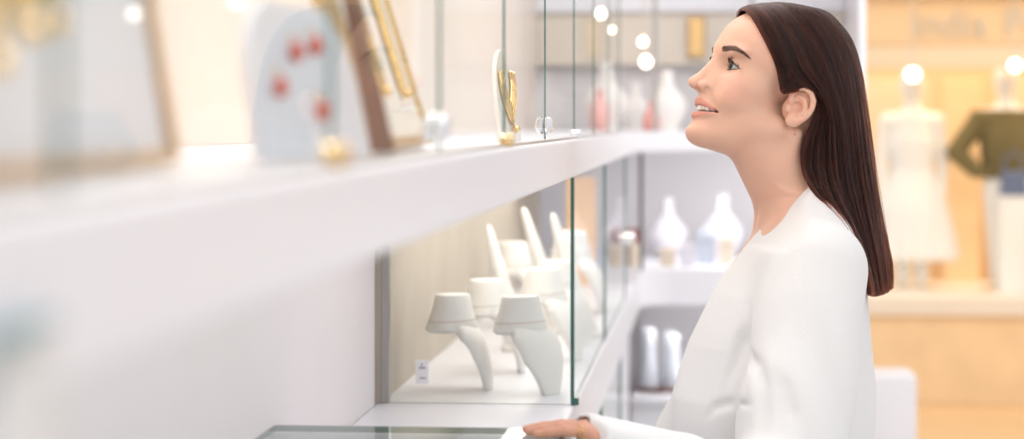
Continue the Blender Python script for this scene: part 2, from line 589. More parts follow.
def skin_tone(V):
    """lip, cheek and brow colour of the skin itself"""
    Q = b2h(V.astype(np.float32)); S = Q.copy(); S[:, 1] = np.abs(S[:, 1])
    base = np.tile(np.array(SKIN), (len(V), 1))
    def blend(col, w): 
        nonlocal base
        base = base * (1 - w[:, None]) + np.array(col) * w[:, None]
    bl = np.clip(1 - ell(S, (.066, .042, -.052), (.024, .03, .020)) / .006, 0, 1) * np.clip(1 + 0 * Q[:, 0], 0, 1)
    blend((.80, .40, .31), .30 * np.clip(bl, 0, 1))
    nose = np.clip(1 - ell(Q, (.112, 0, -.055), (.010, .012, .010)) / .008, 0, 1)
    blend((.80, .40, .31), .22 * nose)
    ay = S[:, 1]
    uz = np.interp(ay, _ys, UPLIP[:, 2] + UPR * np.array([.80, .98, .92, .9, .9, .8])); lz = np.interp(ay, _ys, LOLIP[:, 2] - LOR * .86)
    mid = (m_up(ay) + m_lo(ay)) / 2
    w = np.clip((uz - S[:, 2]) / .0012 + .5, 0, 1) * np.clip((S[:, 2] - lz) / .0014 + .5, 0, 1) * np.clip((MW + .0004 - ay) / .0012, 0, 1)
    w = w * (Q[:, 0] > m_front(ay) - .013)
    blend((.57, .215, .17), .78 * w)
    y = Q[:, 1]
    inm = (Q[:, 2] < m_up(y) + .0005) & (Q[:, 2] > m_lo(y) - .0005) & (Q[:, 0] < m_front(y) - .004) & (np.abs(y) < MW) & (Q[:, 0] > .05)
    blend((.22, .05, .04), inm * 1.0)
    mole = hit(795, 134.5, upper_sdf)[0]
    blend((.16, .07, .045), .85 * np.clip(1.6 - np.linalg.norm(V - mole, axis=1) / .0013, 0, 1))
    e = np.full(len(S), 1.0); nr = np.abs(S[:, 1] - .067) < .03
    blend((.80, .40, .30), .25 * np.clip(1 - np.linalg.norm((S - EAR_C) / np.array([.03, .03, .04]), axis=1), 0, 1) * 1.5)
    return base


def build_person():
    root = empty('person', HEAD * np.array([1, 1, 0]), 'woman in a white jacket with long straight dark brown hair, smiling at the display case', 'person')
    fr = bpy.data.objects.new('body', None)
    M = Matrix([[*BROT[0], 0], [*BROT[1], 0], [*BROT[2], HEAD[2]], [0, 0, 0, 1]])
    def place(o):
        o.parent = root; o.matrix_local = M; return o
    bpy.data.objects.remove(fr)
    # ---- skin
    lo = np.array([-.15, -.13, -.30]); hi = np.array([.16, .13, .14])
    V1, F1 = mesh_sdf(upper_sdf, lo, hi, FINE)
    hl = np.min([p for f in FINGERS for p in f[0]] + [WRN], axis=0) - .04; hh = np.max([p for f in FINGERS for p in f[0]] + [WRN] + TH, axis=0) + .04
    V2, F2 = mesh_sdf(hand_sdf, hl, hh, .0016)
    V3, F3 = mesh_sdf(body_core, (-.25, -.40, -.95), (.60, .65, -.20), .006)
    F1, F2, F3 = orient(V1, F1), orient(V2, F2), orient(V3, F3)
    V = np.vstack([V1, V2, V3]); F = np.vstack([F1, F2 + len(V1), F3 + len(V1) + len(V2)])
    tone = skin_tone(V)
    ht = np.clip(1 - hand_sdf(V.astype(np.float32)) / .002, 0, 1) * (V[:, 0] > .25)
    tone = tone * (1 - .6 * ht[:, None]) + np.array((.66, .31, .20)) * .6 * ht[:, None]
    body = place(np_mesh('body', V, F, M_SKIN, attr=tone))
    # ---- eyes
    for s in (1, -1):
        c = EYC * np.array([1, s, 1]); g = np.array([1.0, .22 if s > 0 else .05, .02]); g /= np.linalg.norm(g)
        prof = []
        n = 40
        for i in range(n + 1):
            a = math.pi * i / n
            prof.append((max(EYR * math.sin(a), 1e-5), -EYR * math.cos(a)))
        mb = MB(); mb.lathe(prof, axis=tuple(h2b(g)[0]), n=40, caps=False)
        o = mb.build('eyeball', [M_SCLERA, M_IRIS, M_PUPIL])
        gd = h2b(g)[0]
        for p in o.data.polygons:
            a = math.degrees(math.acos(max(-1, min(1, np.dot(np.array(p.center) / np.linalg.norm(p.center), gd)))))
            p.material_index = 2 if a < 14 else (1 if a < 32 else 0); p.use_smooth = True
        for v in o.data.vertices:
            pass
        o.parent = root
        cb = h2b(c)[0]
        o.matrix_local = M @ Matrix.Translation(Vector([float(x) for x in cb]))
    # ---- upper teeth along a curved arch
    mb = MB()
    ws = [.0080, .0064, .0070, .0062, .0060]
    for s in (1, -1):
        y = 0.0
        for i, wd in enumerate(ws):
            yc = y + wd / 2; y += wd
            arch = lambda t: np.array([.0955 - .60 * t ** 2 * 26, t])
            p0 = np.array([m_front(yc) - .0078 - 1.0 * yc ** 2, s * yc]); tang = np.array([(m_front(yc + .002) - m_front(yc - .002)) / .004, 1.0]); tang /= np.linalg.norm(tang)
            tang = tang * np.array([1, s]); nrm = np.array([tang[1] * s, -tang[0] * s])
            L = [.0100, .0090, .0098, .0086, .0080, .008][i]
            hw = wd * .49 / max(.55, abs(tang[1]))
            n = 14
            rows = []
            for zz, sc, fo in ((.004, .80, -.001), (0, .92, .0006), (-.35 * L, 1.0, .0012), (-.7 * L, 1.0, .0010), (-.93 * L, .93, .0002), (-L, .75, -.0008)):
                ring = []
                for k in range(n):
                    a = 2 * math.pi * k / n
                    cx = math.copysign(abs(math.cos(a)) ** .6, math.cos(a)); sx = math.copysign(abs(math.sin(a)) ** .6, math.sin(a))
                    q = p0 + tang * (hw * sc * cx) + nrm * (.0026 * sc * sx + fo)
                    ring.append((q[0], q[1], -.0816 + .0024 * (yc / MW) ** 2 + zz))
                rows.append(ring)
            vs = h2b(np.array([p for r in rows for p in r]))
            fs = [(r * n + k, r * n + (k + 1) % n, (r + 1) * n + (k + 1) % n, (r + 1) * n + k) for r in range(len(rows) - 1) for k in range(n)]
            fs += [tuple(range(n - 1, -1, -1)), tuple((len(rows) - 1) * n + k for k in range(n))]
            mb.add(vs, fs)
    place(mb.build('teeth', M_TEETH, smooth=60))
    # ---- brows and lashes (hair curves on the skin)
    for s in (1, -1):
        n = 520; r = np.random.RandomState(3)
        t = r.rand(n); wv = np.clip(r.randn(n) * .45, -1, 1)
        bx = lambda t: np.interp(t, [0, .25, .5, .75, 1], [721.5, 727.5, 734.5, 741.5, 747.8])
        by = lambda t: np.interp(t, [0, .25, .5, .75, 1], [49.8, 48.6, 48.4, 51.8, 57.0])
        bw = np.interp(t, [0, .15, .55, .8, 1], [2.8, 3.7, 3.4, 2.2, .7])
        X0, Y0 = bx(t), by(t) + wv * bw
        X1 = X0 + np.interp(t, [0, .4, 1], [2.2, 4.0, 3.6]); Y1 = Y0 + np.interp(t, [0, .3, .6, 1], [-2.4, -.8, 1.2, 2.4]) - wv * .4 * bw
        B0, B1 = hit(X0, Y0, head_sdf), hit(X1, Y1, head_sdf)
        g0 = g1 = np.array([.55, .80, .15])
        st = np.stack([B0 - g0 * .0004, (B0 + B1) / 2 + g0 * .0007, B1 + g1 * .0005], 1)
        st[:, :, 1] *= s
        if s < 0: st[:, :, 0] += .0015
        place(hair_obj('eyebrow', st, np.array([.00030, .00028, .00008]), M_BROW))
        n = 46
        tt = np.linspace(0.02, 1, n); yy = -.0150 + .0300 * tt
        ta = np.abs(yy) / .0150
        z = EYC[2] - .10 * yy + (.0071 - .0077 * ta ** 2)
        y = .0315 + yy
        x = EYC[0] + np.sqrt(np.maximum((EYR + .0016) ** 2 - (y - EYC[1]) ** 2 - (z - EYC[2]) ** 2, 1e-7))
        R0 = np.stack([x, y, z], -1)
        out = np.stack([np.full(n, .75), (yy / .0150) * .75, np.full(n, .20)], -1)
        out /= np.linalg.norm(out, axis=1, keepdims=True)
        L = ((.0022 + .0048 * tt) if s > 0 else (.0095 + .0030 * tt))[:, None]
        j = np.random.RandomState(5).randn(n, 3) * .0003
        st = np.stack([R0 - out * .0006, R0 + out * L * .4 + np.array([0, 0, -.0003]), R0 + out * L * .8 + np.array([0, 0, .0012]) + j, R0 + out * L + np.array([0, 0, .0028]) + j], 1)
        # the dark lid line
        ln = np.stack([R0[:-3], R0[1:-2], R0[2:-1], R0[3:]], 1) + np.array([.0003, 0, .0001])
        wing = np.linspace(0, 1, 4)[None, :, None] * np.array([-.0035, .0050, .0014]) + R0[-1]
        zl = EYC[2] - .10 * yy - (.0064 - .0064 * ta ** 2.2); xl = EYC[0] + np.sqrt(np.maximum((EYR + .0014) ** 2 - (y - EYC[1]) ** 2 - (zl - EYC[2]) ** 2, 1e-7))
        RL = np.stack([xl, y, zl], -1)[n // 3:]
        low = np.stack([RL[:-3], RL[1:-2], RL[2:-1], RL[3:]], 1)
        st = np.concatenate([st, low], 0)
        rad = np.vstack([np.tile([.00048, .00042, .0003, .00008], (n, 1)), np.tile([.0012] * 4, (n - 3, 1)), [[.0009, .0007, .0005, .0001]], np.tile([.00016] * 4, (len(low), 1))])
        st = np.concatenate([st, ln, wing], 0)
        B = h2b(st.reshape(-1, 3)).reshape(st.shape); B[:, :, 1] *= s
        place(hair_obj('eyelashes', B, rad, M_LASH))
    # ---- jacket
    cf, cn = bp(763, 219, 0), bp(808, 186, .055)
    cn_m = cn * np.array([1, -1, 1])
    pn = np.cross(cn - cf, cn_m - cf); pn /= np.linalg.norm(pn)
    if pn[2] < 0: pn = -pn
    shp = bp(802, 220, 0) + np.array([0, .045, 0])

    def jacket(P, creases=None):
        S = P.copy(); S[:, 1] = np.abs(S[:, 1])
        d = torso_sdf(P)
        col = rc(P, NK0 + (NK1 - NK0) * .35, NK1 + (NK1 - NK0) * .1, .0585, .062)
        d = smin(d, col, .03)
        d = smin(d, rc(P, shp, SHN + np.array([0, -.01, -.012]), .040, .060), .05)
        d = smin(d, rc(P, shp * np.array([1, -1, 1]), SHF + np.array([0, .01, -.012]), .040, .060), .05)
        # gentle cloth relief
        d = d + .0035 * np.sin(P[:, 2] * 34 + P[:, 1] * 16 + 1.3 * np.sin(P[:, 1] * 21)) * np.clip((-.36 - P[:, 2]) * 6, 0, 1)
        # sleeves
        def slv(sh, el, wr, fold, cuff, side=None):
            a = np.array(sh); e = np.array(el); w = np.array(wr)
            up = rc(P, a + np.array([0, .006, -.02]), e, .074, .080)
            ax = e - a; L = np.linalg.norm(ax); ax = ax / L
            t = (P - a) @ ax
            r = P - a - t[:, None] * ax
            ang = np.arctan2(r @ np.cross(ax, [0, 1, 0]), r[:, 1])
            amp = fold * np.clip((t - .05) * 6, 0, 1) * np.clip((L + .1 - t) * 8, 0, 1)
            up = up + amp * (np.sin(t * 42 + ang * 1.5 + 1.6 * np.sin(ang * 2 + .7)) * .55 + np.sin(ang * 3 + t * 9) * .6)
            fo = rc(P, e, w, .074, cuff)
            if side is not None:
                fo = smin(rc(P, e, w + side, .074, cuff), rc(P, e, w - side, .074, cuff), .02)
            ax2 = (w - e) / np.linalg.norm(w - e); t2 = (P - e) @ ax2
            fo = fo + .004 * np.sin(t2 * 60 + 1) * np.clip((.30 - t2) * 10, 0, 1)
            fo = np.maximum(fo, t2 - np.linalg.norm(w - e) * .995)
            return smin(up, fo, .03)
        wj = WRN + (FINGERS[1][0][0] - WRN) * .98
        hs = (FINGERS[3][0][0] - FINGERS[0][0][0]) * .5
        sn = slv(SHN, ELN, wj, .0065, .0180, hs)
        sf = slv(SHF, ELF, WRF, .005, .040)
        d = smin(d, sn, .012); d = smin(d, sf, .012)
        if creases is not None:
            for pts, rr, k in creases: d = smax(d, -chain(P, pts, rr), k)
        # neckline
        neck = np.minimum(rc(P, NK0 - (NK1 - NK0), NK1 + (NK1 - NK0) * .15, .0550, .0572), neck_sdf(P) - .0015)
        d = smax(d, -neck, .004)
        d = smax(d, -np.maximum(np.maximum(-((P - cf) @ pn - .001), P[:, 0] - .10), cf[2] - .034 - P[:, 2]), .006)
        vtop = cf[2] + .02; vbot = bp(734, 268, 0)[2]
        tv = np.clip((P[:, 2] - vbot) / (vtop - vbot), 0, 1.6)
        vee = np.maximum(np.maximum(P[:, 1] - .040 * np.minimum(tv, .9), -.26 * tv - .06 - P[:, 1]), vbot - P[:, 2])
        vee = np.maximum(vee, .0 + bp(770, 240, 0)[0] - P[:, 0])
        d = smax(d, -vee, .003)
        # hollow cuff
        ax2 = (wj - ELN) / np.linalg.norm(wj - ELN)
        d = smax(d, -np.minimum(rc(P, wj - ax2 * .010 + hs, wj + ax2 * .05 + hs, .0110, .0140), rc(P, wj - ax2 * .010 - hs, wj + ax2 * .05 - hs, .0110, .0140)), .003)
        return d
    FOLDS = [([(746, 300), (746, 322), (744, 340), (738, 356), (728, 376), (722, 396)], [.0005, .003, .0085, .007, .004, .001], .012),
             ([(748, 352), (757, 366), (763, 386), (763, 410), (760, 432)], [.001, .004, .005, .004, .001], .018),
             ([(772, 372), (784, 388), (790, 412), (789, 440)], [.001, .003, .0035, .001], .022),
             ([(706, 416), (716, 407), (730, 403), (748, 404)], [.001, .004, .004, .001], .010)]
    tocam = np.array([SY * 0 + .23, .97, .05])
    CR = [(hit([a for a, _ in l], [b for _, b in l], jacket, near=.55) + tocam * (k * .75 * (1 - np.array(rr) / max(rr)))[:, None], rr, k) for l, rr, k in FOLDS]
    jk = lambda P: jacket(P, CR)
    V, F = mesh_sdf(jk, (-.24, -.36, -.92), (.62, .66, -.06), .0042)
    place(np_mesh('jacket', V, orient(V, F), M_JACKET))
    # ---- trousers and shoes (below the frame, they carry her)
    hipz = -.80
    def trousers(P):
        d = ell(P, (.015, 0, -.84), (.125, .165, .13))
        for s in (1, -1):
            d = smin(d, chain(P, [(.012, s * .085, -.90), (.020, s * .095, -1.16), (-.005, s * .10, FLOOR_H + .07)], [.088, .066, .058]), .03)
        return np.maximum(d, FLOOR_H + .045 - P[:, 2])
    V, F = mesh_sdf(trousers, (-.20, -.26, FLOOR_H), (.22, .26, -.66), .009)
    place(np_mesh('trousers', V, orient(V, F), M_TROUSER))
    for s in (1, -1):
        def shoe(P):
            d = smin(rc(P, (-.055, s * .10, FLOOR_H + .036), (.10, s * .105, FLOOR_H + .028), .036, .030), rc(P, (-.03, s * .10, FLOOR_H + .04), (-.02, s * .10, FLOOR_H + .09), .040, .042), .02)
            return np.maximum(d, FLOOR_H - P[:, 2])
        V, F = mesh_sdf(shoe, (-.12, s * .10 - .07, FLOOR_H - .01), (.16, s * .10 + .07, FLOOR_H + .15), .006)
        place(np_mesh('shoe', V, orient(V, F), M_SHOE))
    # ---- ring
    k, m1 = FINGERS[0][0][0], FINGERS[0][0][1]
    ax = (m1 - k) / np.linalg.norm(m1 - k); c = k + (m1 - k) * .32; up = np.cross(ax, [0, 1, 0]); up /= np.linalg.norm(up); sd = np.cross(ax, up)
    mb = MB()
    for off in (-.0022, .0022):
        mb.tube([c + ax * (off + .0010 * math.sin(3 * a)) + (up * math.cos(a) + sd * math.sin(a)) * .0078 for a in np.linspace(0, 2 * math.pi, 29)[:-1]], .0008, 8, closed=True)
    rg = place(mb.build('ring', M_GOLD, smooth=60)); rg['label'] = 'gold band ring with green stones'
    mb = MB()
    for da, ddd in ((.35, .0), (.75, .002), (-.1, -.002)):
        p = c + ax * ddd + (up * math.cos(da + 2.2) + sd * math.sin(da + 2.2)) * .0086
        mb.lathe([(.0004, -.0016), (.0016, -.0005), (.0016, .0005), (.0004, .0016)], p, 8)
    st = mb.build('stone', M_GREEN, smooth=40); st.parent = rg
    # ---- hair
    build_hair(root, place)
    return root


GUIDES = [   # front (beside the face, tucked behind the ear) to the centre of the back; (px, py, lateral)
    [(742, 8, .002), (750, 12, .026), (758, 25, .045), (766, 41, .057), (774, 58, .064), (779, 74, .0675), (782, 91, .0680), (791, 92.5, .0680), (803, 86.5, .0680), (815, 90, .0690), (820, 104, .0690), (811, 126, .068), (803, 148, .064), (804, 172, .064), (818, 198, .088), (836, 220, .118), (853, 248, .140), (865, 277, .138), (872, 300, .125)],
    [(750, 5, .001), (760, 10, .030), (769, 24, .050), (778, 41, .062), (787, 60, .072), (796, 77, .077), (808, 85, .0785), (820, 95, .0790), (826, 114, .078), (823, 140, .074), (822, 170, .074), (831, 198, .088), (848, 228, .112), (861, 258, .122), (873, 301, .112)],
    [(762, 3.5, .001), (776, 9, .034), (790, 24, .058), (803, 44, .074), (815, 66, .083), (827, 90, .087), (836, 118, .086), (839, 148, .083), (842, 178, .081), (849, 206, .083), (860, 236, .086), (869, 266, .087), (877, 302, .085)],
    [(778, 2.5, .001), (798, 7, .034), (814, 19, .056), (829, 39, .071), (840, 62, .078), (848, 90, .080), (853, 120, .079), (856, 150, .076), (860, 180, .074), (865, 208, .074), (871, 238, .075), (877, 268, .074), (882, 301, .070)],
    [(794, 4, .001), (815, 9, .026), (831, 19, .040), (845, 38, .050), (855, 62, .055), (861, 92, .057), (865, 122, .057), (869, 152, .055), (873, 182, .053), (877, 210, .052), (882, 240, .050), (887, 268, .047), (888, 298, .042)],
    [(806, 7, .000), (826, 12, .000), (838, 23, .000), (850, 40, .000), (857, 62, .000), (862, 92, .000), (866, 122, .000), (870, 152, .000), (874, 182, .000), (879, 212, .000), (885, 242, .000), (890, 268, .000), (890, 293, .000)],
]


def scalp(P):
    Q = b2h(P).astype(np.float32)
    d = ell(Q, (-.006, 0, .018), (.092, .0675, .0715))
    d = smin(d, ell(Q, (.030, 0, .010), (.0630, .0560, .060)), .020)
    return smin(d, ell(Q, (.042, 0, -.050), (.0535, .0500, .062)), .020)


def build_hair(root, place):
    M_ = 64
    G = []
    for g in GUIDES:
        G.append(catmull(np.array([bp(px, py, y) for px, py, y in g]), M_))
    G = np.array(G)
    mirrored = G[-2::-1] * np.array([1, -1, 1])
    A = np.concatenate([G, mirrored], 0)               # near front ... back ... far front
    K = len(A)

    def sample(s):
        """guide surface at s in [0, 1] -> (n, M, 3)"""
        x = np.clip(np.asarray(s) * (K - 1), 0, K - 1 - 1e-6); i = x.astype(int); u = (x - i)[:, None, None]
        p = lambda j: A[np.clip(j, 0, K - 1)]
        p0, p1, p2, p3 = p(i - 1), p(i), p(i + 1), p(i + 2)
        return 0.5 * (2 * p1 + (p2 - p0) * u + (2 * p0 - 5 * p1 + 4 * p2 - p3) * u ** 2 + (3 * p1 - p0 - 3 * p2 + p3) * u ** 3)
    def clear(S, gap):
        sh = S.shape; P = S.reshape(-1, 3).astype(np.float32)
        for _ in range(6):
            d = scalp(P); e = 1e-3
            gr = np.stack([scalp(P + np.eye(3, dtype=np.float32)[k] * e) - d for k in range(3)], -1) / e
            gr /= np.maximum(np.linalg.norm(gr, axis=1, keepdims=True), 1e-6)
            P = P + gr * np.clip(gap - d, 0, .02)[:, None]
        return P.reshape(sh)
    n = 150
    s = np.linspace(0, 1, n); S = sample(s)
    edge = np.clip(np.minimum(s, 1 - s) / .10, 0, 1); edge = edge * edge * (3 - 2 * edge)
    S = clear(S, (.0022 + .0050 * edge)[:, None].repeat(M_, 1).ravel())
    # locks: shallow grooves that follow the strands
    du = np.gradient(S, axis=0); dv = np.gradient(S, axis=1)
    N = np.cross(du, dv); N /= np.maximum(np.linalg.norm(N, axis=2, keepdims=True), 1e-9)
    c = np.array([-.02, 0, .0])
    if (N * (S - c)).sum() < 0: N = -N
    tt = np.linspace(0, 1, M_)
    gro = (np.sin(s * 190)[:, None] * .5 + np.sin(s * 83 + 1)[:, None] * .8) * .0011 * np.clip(tt * 2.2 - .3, 0, 1)[None]
    outer = S + N * (gro - .0022)[..., None]
    thick = (.003 + .007 * np.clip(tt * 3 - .8, 0, 1))[None, :, None]
    inner = S - N * thick
    Mf = M_; M_ = int(M_ * .955); outer = outer[:, :M_]; inner = inner[:, :M_]
    V = np.concatenate([outer.reshape(-1, 3), inner.reshape(-1, 3)]); o2 = n * M_
    ii, jj = np.meshgrid(np.arange(n - 1), np.arange(M_ - 1), indexing='ij')
    q = np.stack([ii * M_ + jj, (ii + 1) * M_ + jj, (ii + 1) * M_ + jj + 1, ii * M_ + jj + 1], -1).reshape(-1, 4)
    F = [q, q[:, ::-1] + o2]
    for a in (np.arange(M_), (n - 1) * M_ + np.arange(M_)):
        F.append(np.stack([a[:-1], a[1:], a[1:] + o2, a[:-1] + o2], -1))
    for b in (np.arange(n) * M_, np.arange(n) * M_ + M_ - 1):
        F.append(np.stack([b[:-1], b[1:], b[1:] + o2, b[:-1] + o2], -1))
    hair = place(np_mesh('hair', V, np.vstack(F), M_HAIRBASE))
    # strands
    M_ = Mf
    ns = N_STRANDS
    r = np.random.RandomState(21)
    s = np.r_[r.rand(ns), r.beta(.4, 3, ns // 6) * .12]
    ns = len(s)
    P = sample(s)
    si = np.clip((s * (n - 1)).astype(int), 0, n - 1)
    Ns = N[si]
    lock = np.floor(s * 90); ph = (lock * 2.399) % 6.283
    off = r.rand(ns, 1) ** 1.5 * .0026 - .0022
    wav = (.0011 * np.sin(tt[None] * 7 + ph[:, None]) * tt[None] + .0005 * np.sin(tt[None] * 17 + r.rand(ns, 1) * 6.28))
    P = P + Ns * (off + wav + gro[si])[..., None]
    T = du[si]; T = T / np.maximum(np.linalg.norm(T, axis=2, keepdims=True), 1e-9)
    cent = (lock + .5) / 90
    pull = sample(np.clip(cent, 0, 1)) - sample(s)
    P = P + pull * (.35 * np.clip(tt * 1.6 - .5, 0, 1) * r.rand(ns, 1))[..., None] + T * (.0012 * r.randn(ns, 1) * np.sin(tt * 3.0 + r.rand(ns, 1) * 3))[..., None]
    # uneven ends
    cut = 1 - .035 * r.rand(ns) ** 2
    idx = tt[None] * cut[:, None] * (M_ - 1); i0 = np.minimum(idx.astype(int), M_ - 2); fr = (idx - i0)[..., None]
    ar = np.arange(ns)[:, None]
    P = P[ar, i0] * (1 - fr) + P[ar, i0 + 1] * fr
    eg = np.clip(np.minimum(s, 1 - s) / .10, 0, 1); eg = eg * eg * (3 - 2 * eg)
    P = P[:, ::2]
    P = clear(P, ((.0012 + .0065 * eg)[:, None] + .0022 * r.rand(ns, 1)).repeat(P.shape[1], 1).ravel())
    # a few loose fine hairs
    fl = r.rand(ns) < .03
    P[fl] += Ns[fl][:, ::2] * (.005 * r.rand(fl.sum(), 1) * np.linspace(0, 1, P.shape[1])[None])[..., None]
    rad = np.interp(np.linspace(0, 1, P.shape[1]), [0, .05, .8, 1], [.0003, .00052, .00046, .00014])
    lk = np.random.RandomState(4).rand(400)[(s * 130 + .6 * r.randn(ns)).astype(int) % 400]
    lk = np.clip(.65 * lk + .35 * r.rand(ns), 0, 1)
    st = hair_obj('strands', P, rad, M_HAIR, lock=lk)
    st.parent = hair
FINE = 0.0015
N_STRANDS = 7000
SKIN = (.70, .42, .308)
M_SKIN = mat('skin', SKIN, rough=.48, var=.03, scale=60, sss=.35, spec=.35, attr='tone', bump=.05)
M_SCLERA = mat('sclera', (.56, .54, .54), rough=.12, var=.02)
M_IRIS = mat('iris', (.013, .007, .005), rough=.10, var=.15, scale=300)
M_PUPIL = mat('pupil', (.008, .007, .007), rough=.08)
M_TEETH = mat('tooth enamel', (.90, .84, .76), rough=.18, var=.02)
M_BROW = mat('brow hair', (.10, .050, .034), rough=.6)
M_LASH = mat('lash hair', (.018, .012, .010), rough=.5)
M_JACKET = mat('white jacket cloth', (.73, .715, .71), rough=.85, var=.02, scale=220, bump=.12, sheen=.15)
M_TROUSER = mat('pale trouser cloth', (.62, .58, .53), rough=.85, var=.04, scale=90, bump=.1)
M_SHOE = mat('shoe leather', (.72, .68, .62), rough=.4)
M_GOLD = mat('gold', (.86, .60, .26), rough=.22, metal=1.0)
M_GREEN = mat('green stone', (.08, .16, .05), rough=.1)
M_HAIRBASE = mat('dark brown hair mass', (.008, .003, .0025), rough=.55, var=.2, scale=50)
M_HAIR = bpy.data.materials.new('dark brown hair'); M_HAIR.use_nodes = True
_nt = M_HAIR.node_tree; _nt.nodes.clear()
_o = _nt.nodes.new('ShaderNodeOutputMaterial'); _h = _nt.nodes.new('ShaderNodeBsdfHairPrincipled')
_h.parametrization = 'COLOR'
_hi = _nt.nodes.new('ShaderNodeAttribute'); _hi.attribute_name = 'lock'; _mr = _nt.nodes.new('ShaderNodeMix'); _mr.data_type = 'RGBA'
_mr.inputs[6].default_value = (.0020, .0008, .0007, 1); _mr.inputs[7].default_value = (.060, .0140, .0085, 1)
_nt.links.new(_hi.outputs['Fac'], _mr.inputs['Factor']); _nt.links.new(_mr.outputs[2], _h.inputs['Color'])
_h.inputs['IOR'].default_value = 1.32; _h.inputs['Roughness'].default_value = .22; _h.inputs['Radial Roughness'].default_value = .35
_nt.links.new(_h.outputs[0], _o.inputs['Surface'])
person = build_person()
# ================================================================ the place
LX = -0.217            # front face of the shelf above the counter
LEDGE, LB = 1.432, 1.372
BASE, BB = 1.008, 0.895
WX = -0.536            # wall behind the counter bay
M_WHITE = mat('white lacquer', (.775, .775, .82), rough=.32, var=.012, scale=5)
M_WALL = mat('white wall paint', (.74, .705, .71), rough=.75, var=.02, scale=8, bump=.03)
M_FLOOR = mat('pale stone floor', (.72, .70, .68), rough=.22, var=.05, scale=3)
M_BEIGE = mat('beige cloth panel', (.52, .46, .39), rough=.85, var=.14, scale=7, bump=.1)
M_CREAM = mat('cream case lining', (.82, .71, .63), rough=.7, var=.03, scale=5)
M_ALU = mat('grey aluminium', (.42, .40, .38), rough=.35, metal=.6)
M_CHROME = mat('chrome', (.82, .82, .84), rough=.10, metal=1.0)
M_BRASS = mat('brass', (.80, .60, .34), rough=.25, metal=1.0)
M_EDGE = mat('green glass edge', (.030, .13, .105), rough=.12, coat=.5, var=.1)
M_PANE = pane_mat('clear glass', ior=1.4, rmax=.42)
M_TOP = pane_mat('counter glass', tint=(.90, .94, .93), ior=1.6)
M_PLAST = mat('matt white plaster', (.84, .815, .785), rough=.65, var=.02, scale=20)
M_SEAM = mat('faint plaster seam', (.66, .56, .50), rough=.8)
M_WOOD = mat('light wood', (.50, .33, .19), rough=.5, var=.2, scale=18)
M_DWOOD = mat('dark wood', (.17, .085, .055), rough=.45, var=.2, scale=18)
M_CARD = mat('pale grey card', (.64, .66, .72), rough=.35, var=.04, scale=6)
M_RED = mat('red stone', (.62, .10, .05), rough=.15, coat=.5)
M_GLOW = mat('lamp glass', (1, .95, .88), emit=(1, .90, .76), estr=7)
M_CORD = mat('pale cord', (.62, .58, .52), rough=.6)
M_WARMW = mat('warm shop wall', (.82, .58, .34), rough=.6, var=.06, scale=2)
M_WARML = mat('pale shop panel', (.80, .62, .43), rough=.5, var=.05, scale=2)
M_OAK = mat('golden oak front', (.84, .62, .38), rough=.35, var=.14, scale=5)
M_STEP = mat('pale stone sill', (.80, .72, .62), rough=.4, var=.03)
M_LETTER = mat('grey sign letters', (.64, .56, .46), rough=.5)
M_MANN = mat('white mannequin', (.86, .84, .80), rough=.35)
M_OLIVE = mat('olive jacket cloth', (.16, .125, .05), rough=.8, var=.1, scale=30)
M_NAVY = mat('blue bag cloth', (.13, .16, .26), rough=.6)
M_DRESS = mat('white dress cloth', (.84, .82, .79), rough=.8, var=.03)
M_PINK = mat('coral pink glaze', (.80, .36, .32), rough=.4)
M_BLUE = mat('grey blue card', (.52, .57, .66), rough=.5)
M_MAROON = mat('maroon card', (.30, .09, .09), rough=.5)
M_SAND = mat('sand card', (.72, .62, .50), rough=.5)
M_LILAC = mat('pale lilac card', (.68, .66, .72), rough=.5)
M_FLOORW = mat('honey shop floor', (.74, .48, .25), rough=.25, var=.1, scale=4)
M_PALEBACK = mat('pale back panel', (.70, .68, .69), rough=.5, var=.03, scale=3)
M_TAUPE = mat('taupe band', (.70, .635, .55), rough=.6, var=.04)


def S(o): return tag(o, kind='structure')


# ---- room
S(MB().box((-3.2, -1.2, -.06), (7.5, 15.2, 0)).build('floor', M_FLOOR))
S(MB().box((-.76, -.6, 0), (-.62, 8.1, 3.0)).build('wall_left', M_WALL))
S(MB().box((-.62, 7.96, 0), (.47, 8.06, 3.0)).build('wall_back', M_PALEBACK))
S(MB().box((.45, 7.12, 0), (.47, 7.955, 3.0)).build('partition', M_WHITE))
# wall panel under the shelf, beside the counter bay
S(MB().box((-.619, -.6, .0005), (WX - .0005, 3.64, LB - .001)).build('trim_1', M_WALL))


def run_slab(name, z0, z1, y0, front, back_y, mats, r=.60, xe=.449, bev=.004):
    """slab that runs along the left wall and turns with a rounded inner corner along the back wall"""
    yb = 7.10 + (front - LX)
    pts = [(-.619, y0), (front, y0)]
    cx, cy = front + r, yb - r
    for k in range(19):
        a = math.pi - math.pi / 2 * k / 18
        pts.append((cx + r * math.cos(a), cy + r * math.sin(a)))
    pts += [(xe, yb), (xe, back_y), (-.619, back_y)]
    return MB().prism(pts, z0, z1, lambda a, b, d: (a, b, d)).build(name, mats, bevel=bev)


shelf = run_slab('display_shelf', LB, LEDGE, -.45, LX, 7.955, M_WHITE)
tag(shelf, 'long thick white shelf running above the counter and curving along the back wall', 'shelf')
base = run_slab('base_ledge', BB, BASE, 3.642, LX, 7.955, M_WHITE, r=.10)
pass
tag(base, 'white base ledge under the bust display, turning along the back wall', 'ledge')

# ---- the lit case with busts
cb = empty('display_case', (-.53, 3.67, BASE), 'beige lined case between base ledge and thick shelf, holding white busts', 'display case')
o = MB().box((-.610, 3.66, BASE + .0005), (-.530, 7.08, LB - .0005)).build('back_panel', M_BEIGE); o.parent = cb; o.matrix_parent_inverse = Matrix.Translation(-cb.location)


